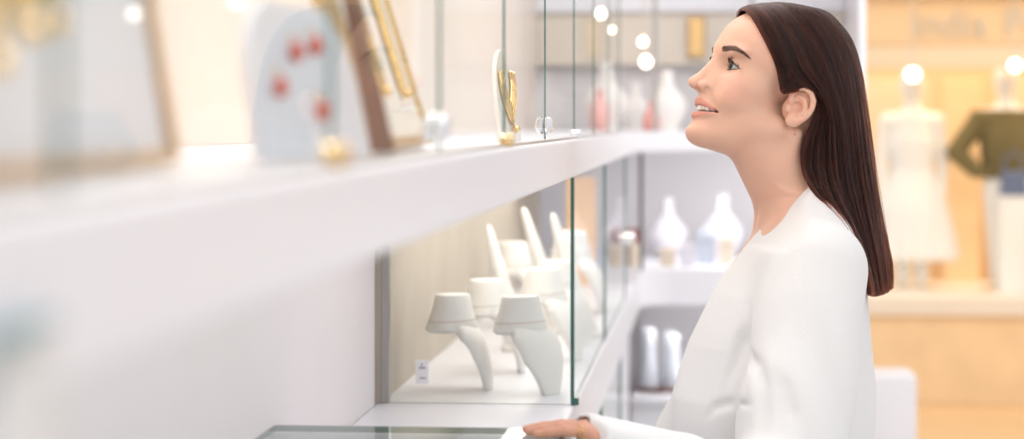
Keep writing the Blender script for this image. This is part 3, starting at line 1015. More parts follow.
def child(o, p):
    o.parent = p
    o.matrix_parent_inverse = Matrix.Translation(-p.location)
    return o


mb = MB(); mb.box((-.5295, 3.662, BASE + .0005), (-.517, 3.682, LB - .0005))
child(mb.build('frame', M_ALU), cb)


def glass_panel(name, lo, hi, edges_axis, label, cat='glass pane', group=None, m=None):
    """sheet of clear glass with green cut edges; edges_axis is the axis of its thickness"""
    mb = MB(); mb.box(lo, hi)
    o = mb.build(name, [m or M_PANE, M_EDGE])
    for p in o.data.polygons:
        p.material_index = 0 if abs(p.normal[edges_axis]) > .9 else 1
    return tag(o, label, cat, group)


end = glass_panel('end_pane', (-.516, 3.667, BASE + .0005), (-.2175, 3.674, LB - .0005), 1, 'clear end pane with green edge closing the near side of the bust case', 'glass pane')
mb = MB(); mb.box((-.474, 3.6655, 1.040), (-.4535, 3.6668, 1.078)); o = mb.build('sticker', mat('white sticker paper', (.82, .80, .82), rough=.5)); o.parent = end; o['label'] = 'small white paper sticker'
mb = MB(); mb.box((-.4690, 3.6648, 1.0635), (-.4580, 3.6654, 1.0672)); mb.box((-.4650, 3.6648, 1.0672), (-.4625, 3.6654, 1.0725)); mb.box((-.4670, 3.6648, 1.0475), (-.4575, 3.6654, 1.0505))
q = mb.build('print', mat('grey print', (.42, .42, .44), rough=.6)); q.parent = o
mb = MB(); mb.box((-.2235, 3.660, BASE + .0006), (-.2115, 3.681, BASE + .012)); o = mb.build('clip', M_EDGE); o.parent = end
# front panes of the bust case
FY = [(3.69, 4.80, 'nearest'), (4.805, 5.95, 'second')]
for k, (y0, y1, w) in enumerate(FY):
    g = glass_panel('front_pane', (-.2265, y0, BASE + .0005), (-.2205, y1, LB - .0005), 0, 'clear front pane of the bust case, %s' % ('beside the green edged end pane' if k == 0 else 'the farther one with a knob at its end'), 'glass pane')
    if k == 1:
        mb = MB(); mb.lathe([(.004, -.012), (.006, -.004), (.012, .002), (.017, .010), (.017, .018), (.010, .026), (.002, .028)], (-.2205, 5.85, 1.165), 16, axis=(1, 0, 0))
        kn = mb.build('knob', M_CHROME, smooth=50); kn.parent = g


# ---- busts
def bust_mesh():
    """side-on necklace bust: round collar and a broad arched breast that sweeps down to the foot"""
    n = 40
    neck = MB(); rows = [(.028, .034, .160, -.002), (.030, .036, .157, -.002), (.033, .040, .140, -.002), (.039, .047, .120, -.003), (.0445, .053, .104, -.003), (.040, .048, .098, .000)]
    vs, fs = [], []
    for (ra, rb, z, cx) in rows:
        for k in range(n):
            a = 2 * math.pi * k / n
            vs.append((cx + ra * math.cos(a), rb * math.sin(a), z + .06 * (ra * math.cos(a)) * (1 if z < .13 else .2)))
    for i in range(len(rows) - 1):
        for k in range(n): fs.append((i * n + k, i * n + (k + 1) % n, (i + 1) * n + (k + 1) % n, (i + 1) * n + k))
    fs += [tuple(range(n - 1, -1, -1)), tuple((len(rows) - 1) * n + k for k in range(n))]
    neck.add(vs, fs)
    seam = MB(); seam.tube([(-.003 + .0402 * math.cos(a), .0482 * math.sin(a), .1170 + .05 * .039 * math.cos(a)) for a in np.linspace(0, 2 * math.pi, 41)[:-1]], .0009, 6, closed=True)
    # breast
    outer = catmull([(.004, .122), (.030, .114), (.050, .092), (.061, .062), (.066, .030), (.067, .0)], 24)
    thick = np.interp(np.linspace(0, 1, 24), [0, .2, .6, 1], [.022, .024, .018, .014])
    half = np.interp(np.linspace(0, 1, 24), [0, .25, .6, .85, 1], [.044, .060, .056, .034, .024])
    T = np.gradient(outer, axis=0); T /= np.linalg.norm(T, axis=1, keepdims=True); Nn = np.stack([T[:, 1], -T[:, 0]], -1)
    br = MB(); vs, fs = [], []; m = 28
    for i in range(24):
        for k in range(m):
            a = 2 * math.pi * k / m
            ca = math.copysign(abs(math.cos(a)) ** .55, math.cos(a)); sa = math.copysign(abs(math.sin(a)) ** .55, math.sin(a))
            cv = -.25 * (half[i] * ca) ** 2 / .05
            p = outer[i] + Nn[i] * (thick[i] * (.5 + .5 * sa) - cv * .6) * 1.0
            vs.append((p[0], half[i] * ca, max(p[1], 0.0)))
    for i in range(23):
        for k in range(m): fs.append((i * m + k, i * m + (k + 1) % m, (i + 1) * m + (k + 1) % m, (i + 1) * m + k))
    fs += [tuple(range(m - 1, -1, -1)), tuple(23 * m + k for k in range(m))]
    br.add(vs, fs)
    return neck, seam, br


t = empty('counter_ledge', (-.37, 3.2, BB), 'white flat ledge between the glass counter and the bust case', 'ledge')
mb = MB(); mb.box((WX, 2.812, BB), (LX, 3.640, BASE)); child(mb.build('slab', M_WHITE, bevel=.003), t)
GB = 'white necklace busts in the lit case'
bust0 = empty('necklace_bust', (0, 0, 0), 'white necklace bust nearest the grey frame of the lit case', 'display bust', GB)
_n, _s, _b = bust_mesh()
nk = _n.build('neck', M_PLAST, bust0, smooth=50); _s.build('seam', M_SEAM, nk, smooth=60); _b.build('breast', M_PLAST, bust0, smooth=50)
BUSTS = [(-.436, 3.87, 0, 1.0, None), (-.405, 4.14, 5, 1.04, 'white necklace bust second from the frame, behind the nearest bust'),
         (-.318, 3.84, -28, 1.0, 'white necklace bust beside the green edged end pane, front of the pair'),
         (-.318, 4.36, -8, 1.08, 'white necklace bust behind the one beside the green pane edge'),
         (-.315, 4.66, -20, 1.06, 'white necklace bust half hidden behind the green pane edge'),
         (-.440, 5.10, 0, 1.15, 'white necklace bust far back against the beige lining'),
         (-.330, 5.45, 0, 1.2, 'farthest white necklace bust in the lit case')]
for i, (x, y, rz, sc, lab) in enumerate(BUSTS):
    b = bust0 if i == 0 else copy_tree(bust0)
    b.location = (x, y, BASE + .0005); b.rotation_euler = (0, 0, math.radians(rz)); b.scale = (sc,) * 3
    if lab: b['label'] = lab
CONES = [((-.380, 4.52), (-.443, 1.256), 'slim white ring cone rising behind the second necklace bust'), ((-.318, 4.90), (-.404, 1.276), 'slim white ring cone leaning in the middle, behind the bust pair'),
         ((-.262, 4.82), (-.335, 1.268), 'slim white ring cone closest to the green pane edge')]
for (bx_, by_), (tx_, tz_), lab in CONES:
    ax = Vector((tx_ - bx_, 0.02, tz_ - BASE)); L = ax.length
    t = empty('ring_cone', (bx_, by_, BASE + .0005), lab, 'ring cone', 'white ring cones')
    mb = MB(); mb.lathe([(.026, .008), (.0255, .02), (.017, L * .5), (.0085, L * .93), (.0065, L * .975), (.003, L * .997), (.0004, L)], (0, 0, 0), 28, axis=tuple(ax))
    mb.build('cone', M_PLAST, t, smooth=50)
    mb = MB(); mb.lathe([(.034, 0), (.034, .008), (.030, .012)], (0, 0, 0), 28); mb.build('foot', M_PLAST, t, smooth=40)

# ---- upper case: glass doors along the shelf
GX0, GX1 = -.2326, -.2300
YS = [.20, .80, 1.385, 1.945, 2.556, 3.187, 3.861, 4.50, 5.14, 5.78]
where = ['first', 'second', 'third', 'fourth', 'fifth', 'sixth', 'seventh', 'eighth', 'ninth']
desc = ['clear glass door nearest the camera, in front of the wood framed board', 'clear glass door in front of the arched board', 'clear glass door with a crystal knob, before the cream board',
        'clear glass door between the first crystal knob and the brass clamps', 'clear glass door with a crystal knob, just past the brass clamps', 'clear glass door beyond the second crystal knob',
        'clear glass door beyond the small steel clamp', 'clear glass door last but one before the rounded corner', 'clear glass door next to the rounded corner']
for k in range(9):
    y0, y1 = YS[k] + .0015, YS[k + 1] - .0015
    d = glass_panel('glass_door', (GX0, y0, LEDGE + .004), (GX1, y1, 2.25), 0, desc[k], 'glass door', 'glass doors of the upper display case')
    if k in (2, 4):     # crystal knob
        c = (GX1, y1 - (.026 if k == 2 else .012), 1.4555)
        mb = MB(); mb.lathe([(.0112, .0002), (.0125, .0030), (.0108, .0075), (.0070, .0105), (.0030, .0115)], c, 10, axis=(1, 0, 0))
        kn = mb.build('knob', mat('cut crystal', (.80, .80, .83), rough=.06, metal=.85), d); kn['label'] = 'faceted crystal knob'
        mb = MB(); mb.lathe([(.0112, -.0028), (.0125, -.0056), (.0108, -.0100), (.0070, -.0130), (.0030, -.0140)], c, 10, axis=(1, 0, 0)); mb.build('knob_backing', M_CHROME, d)
    if k in (1, 3, 5):   # clamp at the far lower corner of this door and the next one's near corner
        m = M_BRASS if k < 5 else M_CHROME
        for nm, yc in (('clamp', y1 - .0085),):
            mb = MB(); mb.lathe([(.0066, -.004), (.0070, -.003), (.0070, .0085), (.0062, .0095)], (GX1, yc, LEDGE + .0085), 20, axis=(1, 0, 0))
            mb.box((GX1 - .003, yc - .007, LEDGE), (GX1 + .007, yc + .007, LEDGE + .0045)); mb.build(nm, m, d, smooth=40)
    if k in (2, 4, 6):
        m = M_BRASS if k < 6 else M_CHROME
        yc = y0 + .0085
        mb = MB(); mb.lathe([(.0066, -.004), (.0070, -.003), (.0070, .0085), (.0062, .0095)], (GX1, yc, LEDGE + .0085), 20, axis=(1, 0, 0))
        mb.box((GX1 - .003, yc - .007, LEDGE), (GX1 + .007, yc + .007, LEDGE + .0045)); mb.build('clamp', m, d, smooth=40)
rail = MB().box((GX0 - .004, -.44, LEDGE + .0002), (GX1 + .003, .195, LEDGE + .0038)); rail.box((GX0 - .004, .2, LEDGE + .0002), (GX1 + .003, 5.78, LEDGE + .0026))
tag(rail.build('door_rail', M_ALU), 'thin grey rail on the white shelf under the glass doors', 'rail')
lin = MB().box((-.6195, -.5, LEDGE + .0005), (-.600, 7.9, 2.30)).build('lining_panel', M_CREAM)
tag(lin, 'cream lining panel at the back of the upper glass case', 'panel')


# ---- boards in the upper case
def lean_board(name, p0, p1, hgt, lean, thick, label, cat, face, frame=None, fw=.012, arch=False):
    """board standing on the shelf along p0-p1, leaning back (towards -x)"""
    p0 = Vector((*p0, LEDGE + .0006)); p1 = Vector((*p1, LEDGE + .0006)); L = (p1 - p0).length; u = (p1 - p0).normalized()
    nrm = Vector((u.y, -u.x, 0)); nrm = nrm if nrm.x > 0 else -nrm
    upv = (Vector((0, 0, 1)) * math.cos(lean) - nrm * math.sin(lean)); nr = (nrm * math.cos(lean) + Vector((0, 0, 1)) * math.sin(lean))
    t = empty(name, p0, label, cat)
    lift = nr * 0 + Vector((0, 0, abs(thick * math.sin(lean)) + .0005))
    f = lambda a, b, d: tuple(u * a + upv * b - nr * d + lift)
    if arch:
        r = min(L / 2, hgt * .62)
        pts = [(0, 0), (L, 0)] + [(L - r + r * math.cos(a), hgt - r + r * math.sin(a)) for a in np.linspace(0, math.pi / 2, 12)] + [(r + r * math.cos(a), hgt - r + r * math.sin(a)) for a in np.linspace(math.pi / 2, math.pi, 12)]
    else:
        pts = [(0, 0), (L, 0), (L, hgt), (0, hgt)]
    MB().prism(pts, 0, thick, f).build('panel', face, t, bevel=.0015)
    if frame:
        mb = MB()
        for q in ([(-fw, -.0), (0, 0), (0, hgt), (-fw, hgt)], [(L, 0), (L + fw, 0), (L + fw, hgt), (L, hgt)], [(-fw, hgt), (L + fw, hgt), (L + fw, hgt + fw), (-fw, hgt + fw)]):
            mb.prism(q, -.006, thick + .004, f)
        mb.prism([(-fw, 0), (L + fw, 0), (L + fw, fw * .8), (-fw, fw * .8)], -.0065, -.001, f)
        mb.build('frame', frame, t, bevel=.001)
    return t, f


bA, fA = lean_board('display_board', (-.305, .93), (-.335, 1.40), .30, .16, .010, 'large pale board in a light wood frame, hung with gold chains, nearest the camera', 'display board', M_CARD, M_WOOD, .009)
bB, fB = lean_board('display_board', (-.292, 1.50), (-.262, 1.76), .112, .20, .008, 'small arched pale grey board with red drop earrings', 'display board', M_CARD, None, arch=True)
bC, fC = lean_board('display_board', (-.272, 1.86), (-.300, 2.42), .26, .30, .010, 'cream board in a gold frame behind the first crystal knob', 'display board', mat('cream card', (.84, .79, .72), rough=.5), M_BRASS, .012)
# slanting dark bars beside the arched board, imitating a reflection of the woman
t = empty('reflection_bars', (-.262, 1.80, LEDGE + .0006), 'dark brown slanting bars imitating a reflection of the woman, at the end of the arched board', 'reflection_bars')
mb = MB(); mb.tube([(0, 0, .004), (-.040, .01, .20)], .006, 8); mb.build('front_bar', M_DWOOD, t, smooth=60)
mb = MB(); mb.tube([(0.004, .03, .004), (-.040, .014, .20)], .005, 8); mb.build('rear_bar', M_DWOOD, t, smooth=60)
mb = MB(); mb.tube([(-.012, -.004, .07), (-.012, .034, .07)], .004, 8); mb.build('cross_bar', M_DWOOD, t, smooth=60)


def chain_neck(f, a0, top, n, drop, spread, label):
    mb = MB()
    for k in range(n):
        s = spread * (k - (n - 1) / 2) / max(1, n - 1)
        pts = [f(a0 + s + .004 * math.sin(q * 5 + k), top - .006 - q * (drop - .006) * (1 - .14 * abs(k - n / 2) / n), -.004 - .0012 * (k % 2)) for q in np.linspace(0, 1, 14)]
        mb.tube(pts, .0026, 6)
    return mb


for a0, top, n, drop, spread, lab in [(.055, .30, 11, .243, .036, 'gold chain necklace hanging longest on the wood framed board'), (.125, .30, 13, .226, .05, 'gold chain necklace hanging beside the longest one on the framed board'),
                                      (.190, .30, 11, .220, .036, 'gold chain necklace third along the wood framed board')]:
    t = empty('chain_necklace', bA.location, lab, 'necklace', 'gold necklaces on the framed board')
    chain_neck(fA, a0, top, n, drop, spread, lab).build('chain', M_GOLD, t, smooth=60)
    mb = MB(); c = fA(a0, top - drop - .006, -.006); mb.lathe([(.001, -.006), (.006, -.002), (.006, .002), (.001, .006)], c, 12); mb.build('pendant', M_GOLD, t, smooth=50)
for k, (a, b) in enumerate([(.045, .050), (.098, .076), (.150, .082), (.135, .034)]):
    lab = ['red drop earring lowest on the arched board', 'red drop earring on the middle of the arched board', 'red drop earring topmost on the arched board', 'red drop earring near the dark bar side of the arched board'][k]
    t = empty('earring', bB.location, lab, 'earring', 'red earrings on the arched board')
    c = fB(a, b, -.005)
    mb = MB(); mb.lathe([(.0008, .008), (.0032, .004), (.0052, -.002), (.0042, -.006), (.0008, -.008)], c, 14); mb.build('drop', M_RED, t, smooth=60)
    mb = MB(); mb.tube([fB(a, b + .008, -.004), fB(a, b + .013, -.002)], .0012, 8); mb.build('hook', M_GOLD, t)
# gold bands across the cream board
for k, a in enumerate((.16, .38)):
    t = empty('chain_necklace', bC.location, ['broad gold chain band down the near half of the cream board', 'broad gold chain band down the far half of the cream board'][k], 'necklace', 'gold bands on the cream board')
    mb = MB()
    for j in range(9): mb.tube([fC(a + j * .005 + .010 * q, .255 - .20 * q, -.004 - .001 * (j % 2)) for q in np.linspace(0, 1, 10)], .0024, 6)
    mb.build('chain', M_GOLD, t, smooth=60)
    mb = MB(); mb.box((-.004, -.004, -.004), (.004, .004, .004)); o = mb.build('clasp', M_GOLD, t, bevel=.001); o.location = fC(a + .03, .052, -.006)


# a card with a broad gold collar between the brass clamps and the second knob
bD, fD = lean_board('necklace_card', (-.275, 3.02), (-.262, 3.17), .125, .12, .006, 'cream card with a gold collar, between the brass clamps and second crystal knob', 'display card', mat('ivory card', (.84, .78, .70), rough=.55), arch=True)
t = empty('collar_necklace', bD.location, 'gold collar necklace on the cream card before the second crystal knob', 'necklace')
mb = MB()
for j in range(7):
    mb.tube([fD(.075 + (.030 + .004 * j) * math.sin(a), .100 - (.050 + .0045 * j) * (1 - abs(a) / 2.2) - .0 * a, -.003 - .001 * (j % 2)) for a in np.linspace(-2.0, 2.0, 21)], .0024, 6)
mb.build('chain', M_GOLD, t, smooth=60)
mb = MB(); mb.lathe([(.001, -.006), (.006, -.002), (.006, .002), (.001, .006)], fD(.075, .016, -.007), 12); mb.build('pendant', M_GOLD, t, smooth=50)
# ---- glass counter in the near bay
t = empty('glass_counter', (-.34, 1.8, 0), 'white counter with a clear glass top under the woman\'s hand', 'counter')
CX0, CX1, CY0, CY1 = -.5355, -.166, .75, 2.795
mb = MB(); mb.box((CX0, CY0, CTZ - .008), (CX1, CY1, CTZ)); o = child(mb.build('glass_top', [M_TOP, M_EDGE]), t)
for p in o.data.polygons: p.material_index = 0 if abs(p.normal[2]) > .9 else 1
mb = MB(); mb.box((CX0, CY0, .12), (CX1 - .012, CY1 - .004, .90)); child(mb.build('cabinet_body', M_WHITE, bevel=.003), t)
mb = MB(); mb.box((CX0 + .02, CY0 + .02, 0), (CX1 - .05, CY1 - .03, .12)); child(mb.build('plinth', M_ALU), t)
mb = MB(); mb.box((CX1 - .018, CY0, .9005), (CX1 - .012, CY1 - .004, CTZ - .0085)); o = child(mb.build('front_glass', [M_PANE, M_EDGE]), t)
for p in o.data.polygons: p.material_index = 0 if abs(p.normal[0]) > .9 else 1
mb = MB(); mb.box((CX0, CY1 - .016, .9005), (CX1 - .019, CY1 - .006, CTZ - .0085)); child(mb.build('end_board', M_WHITE), t)
mb = MB(); mb.box((CX0 + .03, CY0 + .05, .9005), (CX1 - .04, CY1 - .06, .925)); child(mb.build('display_pad', mat('taupe velvet', (.42, .36, .33), rough=.9), bevel=.004), t)

# ---- small acrylic price holder fixed on the face of the shelf, close to the camera
t = empty('sign_holder', (LX, .695, 1.370), 'clear acrylic sign holder on the face of the thick shelf, nearest the camera', 'sign holder')
mb = MB(); mb.box((.0004, -.03, -.055), (.0024, .035, .024)); child(mb.build('back_plate', M_PANE), t); 
mb = MB(); mb.box((.0026, -.027, -.052), (.0036, .032, .016)); child(mb.build('card', M_WHITE), t)
mb = MB(); mb.box((.0004, -.03, .0242), (.0065, .035, .0272)); child(mb.build('clip', mat('teal plastic', (.10, .36, .42), rough=.3)), t)
mb = MB(); mb.box((.0040, -.03, -.055), (.0056, .035, .024)); child(mb.build('front_plate', M_PANE), t)
for c in t.children: c.matrix_parent_inverse = Matrix.Identity(4)

# ---- cabinet fronts below the base ledge
t = empty('base_cabinet', (-.40, 5, 0), 'white cabinet row under the bust case along the left wall', 'cabinet')
mb = MB(); mb.box((-.535, 2.83, .08), (-.262, 6.9, BB - .0005)); child(mb.build('cabinet_body', M_WHITE), t)
mb = MB(); mb.box((-.53, 2.85, 0), (-.29, 6.88, .08)); child(mb.build('plinth', M_ALU), t)
for k in range(4):
    y0 = 2.85 + k * 1.01
    mb = MB(); mb.box((-.2615, y0, .10), (-.248, y0 + 1.0, BB - .012)); d = child(mb.build('door', M_WHITE, bevel=.002), t)
    mb = MB(); mb.tube([(-.247, y0 + .93, .62), (-.228, y0 + .93, .62), (-.228, y0 + .93, .74), (-.247, y0 + .93, .74)], .005, 8)
    h = mb.build('handle', M_CHROME, smooth=60); h.parent = d; h.matrix_parent_inverse = Matrix.Translation(-t.location)
g = glass_panel('lower_pane', (-.2265, 4.62, .50), (-.2195, 5.6, BB - .0005), 0, 'clear low pane with green edge hanging below the base ledge beside the cuff', 'glass pane')
t = empty('back_cabinet', (.03, 7.5, 0), 'open white cabinet under the ledge along the back wall', 'cabinet')
mb = MB(); mb.box((-.25, 7.16, 0), (.448, 7.95, .585)); child(mb.build('cabinet_body', M_WHITE), t)
mb = MB(); mb.box((-.25, 7.14, .586), (.448, 7.95, .603)); child(mb.build('shelf', M_WHITE, bevel=.002), t)
mb = MB(); mb.box((-.25, 7.93, .604), (.448, 7.95, BB - .0005)); child(mb.build('back_panel', M_PALEBACK), t)
# round brown tray with two plaster necks
t = MB(); t.lathe([(.075, 0), (.080, .004), (.080, .014), (.074, .014), (.070, .008), (.001, .008)], n=40)
tag(t.build('tray', M_DWOOD, smooth=40, loc=(-.165, 7.34, .6035)), 'round dark brown tray on the shelf below the back ledge', 'tray')
for x, h, lab in ((-.203, .19, 'pale plaster neck on the brown tray, the one toward the bust case'), (-.128, .175, 'pale plaster neck on the brown tray, the one toward the woman')):
    mb = MB(); mb.lathe([(.034, 0), (.036, .01), (.035, .05), (.026, .095), (.022, .13), (.024, h - .01), (.020, h)], n=32)
    tag(mb.build('plaster_neck', mat('blue white plaster', (.60, .63, .69), rough=.6), smooth=50, loc=(x, 7.34, .6118)), lab, 'display bust', 'plaster necks on the tray')

# ---- things on the back wall run
HB = 1.46
t = empty('taupe_valance', (.0, 7.9, 1.62), 'taupe band across the top of the back wall display', 'valance')
mb = MB(); mb.box((-.598, 7.90, 1.655), (.448, 7.955, 1.835)); child(mb.build('board', M_TAUPE, bevel=.003), t)
mb = MB(); mb.box((-.598, 7.88, 1.836), (.448, 7.955, 1.90)); child(mb.build('cap', M_WHITE, bevel=.003), t)
t = empty('gold_panel', (-.05, 7.88, 1.69), 'upright gold panel hanging on the taupe band, beside the woman\'s face', 'wall panel')
mb = MB(); mb.box((-.078, 7.872, 1.685), (-.028, 7.899, 1.815)); child(mb.build('plate', mat('amber gold panel', (.86, .58, .26), rough=.35, metal=.3), bevel=.002), t)
mb = MB(); mb.box((-.083, 7.880, 1.680), (-.023, 7.8985, 1.820)); child(mb.build('surround', M_WOOD, bevel=.002), t)


def big_bust(name, x, y, z, sc, m, lab, group, cat='display bust'):
    t = empty(name, (x, y, z), lab, cat, group)
    mb = MB(); mb.lathe([(.026, .165), (.028, .17), (.027, .172), (.022, .172)], n=30) if False else None
    mb = MB(); mb.lathe([(.060, 0), (.062, .004), (.060, .010)], n=36); mb.build('foot', m, t, smooth=40)
    # shoulders and neck
    rows = [(.050, .030, .010), (.078, .040, .045), (.098, .048, .085), (.094, .046, .110), (.060, .038, .140), (.034, .032, .158), (.028, .029, .185), (.029, .030, .215), (.027, .028, .222)]
    n = 36; vs, fs = [], []
    for (ra, rb, zz) in rows:
        for k in range(n):
            a = 2 * math.pi * k / n; vs.append((ra * math.cos(a), rb * math.sin(a), zz))
    for i in range(len(rows) - 1):
        for k in range(n): fs.append((i * n + k, i * n + (k + 1) % n, (i + 1) * n + (k + 1) % n, (i + 1) * n + k))
    fs += [tuple(range(n - 1, -1, -1)), tuple((len(rows) - 1) * n + k for k in range(n))]
    mb = MB(); mb.add(vs, fs); mb.build('torso', m, t, smooth=50)
    t.scale = (sc * .72, sc * .72, sc)
    return t


GU = 'necklace busts on the curved end of the shelf'
for k, (px, py0, py1, Y, lab) in enumerate([(606, 56, 125, 7.35, 'white bust on the curved shelf, nearest the glass doors'), (668, 66, 126, 7.45, 'white bust on the back shelf, left of the woman\'s chin'),
                                            (636, 78, 126, 7.65, 'white bust set back between two others on the back shelf'), (735, 66, 126, 7.5, 'white bust on the back shelf, hidden behind the woman')]):
    x = (px - 712) / FPX * Y; h = (py1 - py0) / FPX * Y
    big_bust('bust_form', x, Y, LEDGE + .0005, h / .222, M_PLAST, lab, GU)
# coral vase and little things on the back shelf
t = MB(); t.lathe([(.022, 0), (.028, .006), (.034, .04), (.030, .075), (.014, .10), (.013, .118), (.018, .128), (.015, .128)], n=30)
tag(t.build('vase', M_PINK, smooth=50, loc=(-.352, 7.25, LEDGE + .0005)), 'small coral pink vase on the curved shelf', 'vase', 'coral vases on the shelf')
t = MB(); t.lathe([(.020, 0), (.026, .006), (.028, .03), (.022, .055), (.010, .07), (.010, .088), (.014, .094), (.012, .094)], n=30)
tag(t.build('vase', M_PINK, smooth=50, loc=(-.190, 7.28, LEDGE + .0005)), 'smaller coral pink vase between the white busts', 'vase', 'coral vases on the shelf')
# lamps hanging over the back shelf
for k, (px, py, Y, r) in enumerate([(601, 14, 7.5, .014), (643, 42, 7.3, .012), (646, 62, 7.4, .017), (612, 30, 7.7, .008)]):
    p = at_y(px, py, Y)
    t = empty('pendant_lamp', p, ['small glowing bulb hanging highest over the curved shelf', 'small glowing bulb above the largest bulb of the back display', 'largest glowing bulb hanging low over the back shelf busts', 'smallest glowing bulb hanging below the highest one'][k], 'lamp', 'bulbs over the back shelf')
    mb = MB(); mb.lathe([(.001, -r), (r * .7, -r * .72), (r, -r * .1), (r * .85, r * .5), (r * .4, r * 1.0), (r * .35, r * 1.25)], n=24); mb.build('bulb', M_GLOW, t, smooth=60)
    mb = MB(); mb.lathe([(r * .38, r * 1.2), (r * .42, r * 1.9), (.003, r * 2.2)], n=16); mb.build('socket', M_BRASS, t, smooth=40)
    mb = MB(); mb.tube([(0, 0, r * 2.1), (0, 0, 2.9 - p[2])], .0022, 6); mb.build('cord', M_CORD, t)
# posts of the back glass case
for k, (px, lab) in enumerate([(655, 'slim grey post at the curved end of the upper case'), (752, 'slim grey post of the upper case behind the woman')]):
    p = at_y(px, 120, 7.16)
    mb = MB(); mb.box((-.008, -.008, 0), (.008, .008, .86))
    tag(mb.build('case_post', M_ALU, bevel=.002, loc=(p[0], p[1], LEDGE + .0005)), lab, 'post', 'posts of the upper case')
# lower back ledge: boxes, bottles and busts
items = [(578, 228, 264, 6.9, 'box', M_SAND, 14, 'sand coloured box on the ledge beside the green pane edge'), (596, 240, 264, 7.0, 'box', M_BLUE, 16, 'grey blue box on the ledge beyond the bust case'),
         (616, 226, 264, 7.2, 'jar', M_MAROON, 13, 'maroon topped jar on the back ledge, left one'), (633, 226, 264, 7.2, 'jar', M_MAROON, 13, 'maroon topped jar on the back ledge, by the dark post'),
         (668, 246, 264, 7.25, 'box', M_SAND, 15, 'sand coloured box on the back ledge, middle'), (688, 243, 264, 7.25, 'box', M_LILAC, 14, 'pale lilac box on the back ledge'),
         (706, 232, 264, 7.35, 'box', M_BLUE, 18, 'tall grey blue box on the back ledge, near the woman'), (726, 236, 264, 7.3, 'box', M_SAND, 14, 'sand coloured box on the back ledge, nearest the woman')]
for px, y0, y1, Y, kind, m, wpx, lab in items:
    x = (px - 712) / FPX * Y; h = (y1 - y0) / FPX * Y; w = wpx / FPX * Y
    if kind == 'box':
        t = empty('gift_box', (x, Y, BASE + .0005), lab, 'box', 'boxes on the back ledge')
        MB().box((-w / 2, -.03, 0), (w / 2, .03, h * .7)).build('body', m, t, bevel=.001)
        MB().box((-w / 2 - .001, -.031, h * .7 + .0002), (w / 2 + .001, .031, h)).build('lid', m, t, bevel=.001)
    else:
        t = empty('jar', (x, Y, BASE + .0005), lab, 'jar', 'maroon topped jars')
        mb = MB(); mb.lathe([(w * .46, 0), (w * .5, .004), (w * .5, h * .55), (w * .4, h * .62)], n=24); mb.build('body', M_SAND, t, smooth=40)
        mb = MB(); mb.lathe([(w * .46, h * .625), (w * .48, h * .66), (w * .48, h * .97), (w * .4, h)], n=24); mb.build('lid', m, t, smooth=40)
for k, (px, py0, Y, sc, lab) in enumerate([(668, 204, 7.65, 1, 'white bust on the lower back ledge, by the dark corner post'), (722, 200, 7.65, 1, 'white bust on the lower back ledge under the woman\'s chin')]):
    x = (px - 712) / FPX * Y; h = (BASE * 0 + (264 - py0)) / FPX * Y
    big_bust('bust_form', x, Y, BASE + .0005, h / .222, mat('lilac white plaster', (.68, .66, .70), rough=.6), lab, 'necklace busts on the lower back ledge')
p = at_y(641, 200, 7.0)
mb = MB(); mb.box((-.006, -.006, 0), (.006, .006, LB - BASE - .001)); o = mb.build('corner_post', mat('dark bronze', (.12, .11, .11), rough=.4), loc=(p[0], p[1], BASE + .0005)); tag(o, 'dark slim post between base ledge and shelf at the inner corner', 'post')
mb = MB(); mb.box((-.63 + .03, 6.4, BASE), (-.60, 6.5, BASE + .1)) if False else None
t = MB(); t.box((-.04, -.012, 0), (.04, .012, .30)); tag(t.build('backing_board', mat('apricot card', (.88, .58, .34), rough=.6), bevel=.002, loc=(-.36, 6.35, BASE + .0005)), 'apricot coloured upright board just beyond the green pane edge', 'board')

# ================================================================ the shop across the way
SY0 = 12.0
SILL = .560
S(MB().box((.60, SY0 - 6.0, .0005), (7.4, 14.6, .006)).build('floor_tiles', M_FLOORW))
S(MB().box((.60, 14.0, .0065), (7.4, 14.15, 3.4)).build('wall_shop', M_WARMW))
t = empty('window_platform', (3.9, SY0 + .6, 0), 'oak fronted platform with a pale sill in the shop window behind the woman', 'platform')
mb = MB(); mb.box((.62, SY0, .0065), (7.2, SY0 + 1.2, .462)); child(mb.build('oak_front', M_OAK), t)
mb = MB(); mb.box((.60, SY0 - .03, .4625), (7.2, SY0 + 1.25, SILL)); child(mb.build('sill', M_STEP, bevel=.006), t)
t = empty('shop_sign', (3.5, SY0 + .05, 2.0), 'pale fascia board with grey lettering above the shop window', 'sign')
mb = MB(); mb.box((.60, SY0 + .10, 1.86), (7.2, SY0 + .22, 2.10)); child(mb.build('fascia', M_WARMW, bevel=.004), t)
mb = MB(); mb.box((.60, SY0 + .02, 2.11), (7.2, SY0 + .24, 2.75)); child(mb.build('header', M_WARML, bevel=.004), t)
mb = MB(); mb.box((.60, SY0 + .08, 1.74), (7.2, SY0 + .24, 1.855)); child(mb.build('lower_band', M_WARML, bevel=.004), t)
for word, lx in (('india', 1.04), ('Premou', 1.50)):
    fc = bpy.data.curves.new('lettering', 'FONT'); fc.body = word; fc.size = .205; fc.extrude = .008; fc.materials.append(M_LETTER)
    fo = bpy.data.objects.new('lettering_curve', fc); COL.objects.link(fo); bpy.context.view_layer.update()
    fme = bpy.data.meshes.new_from_object(fo.evaluated_get(bpy.context.evaluated_depsgraph_get())); bpy.data.objects.remove(fo)
    fo = bpy.data.objects.new('lettering', fme); COL.objects.link(fo); fo.rotation_euler = (math.pi / 2, 0, 0)
    fo.parent = t; fo.location = Vector((lx, SY0 + .09, 1.905)) - Vector(t.location)
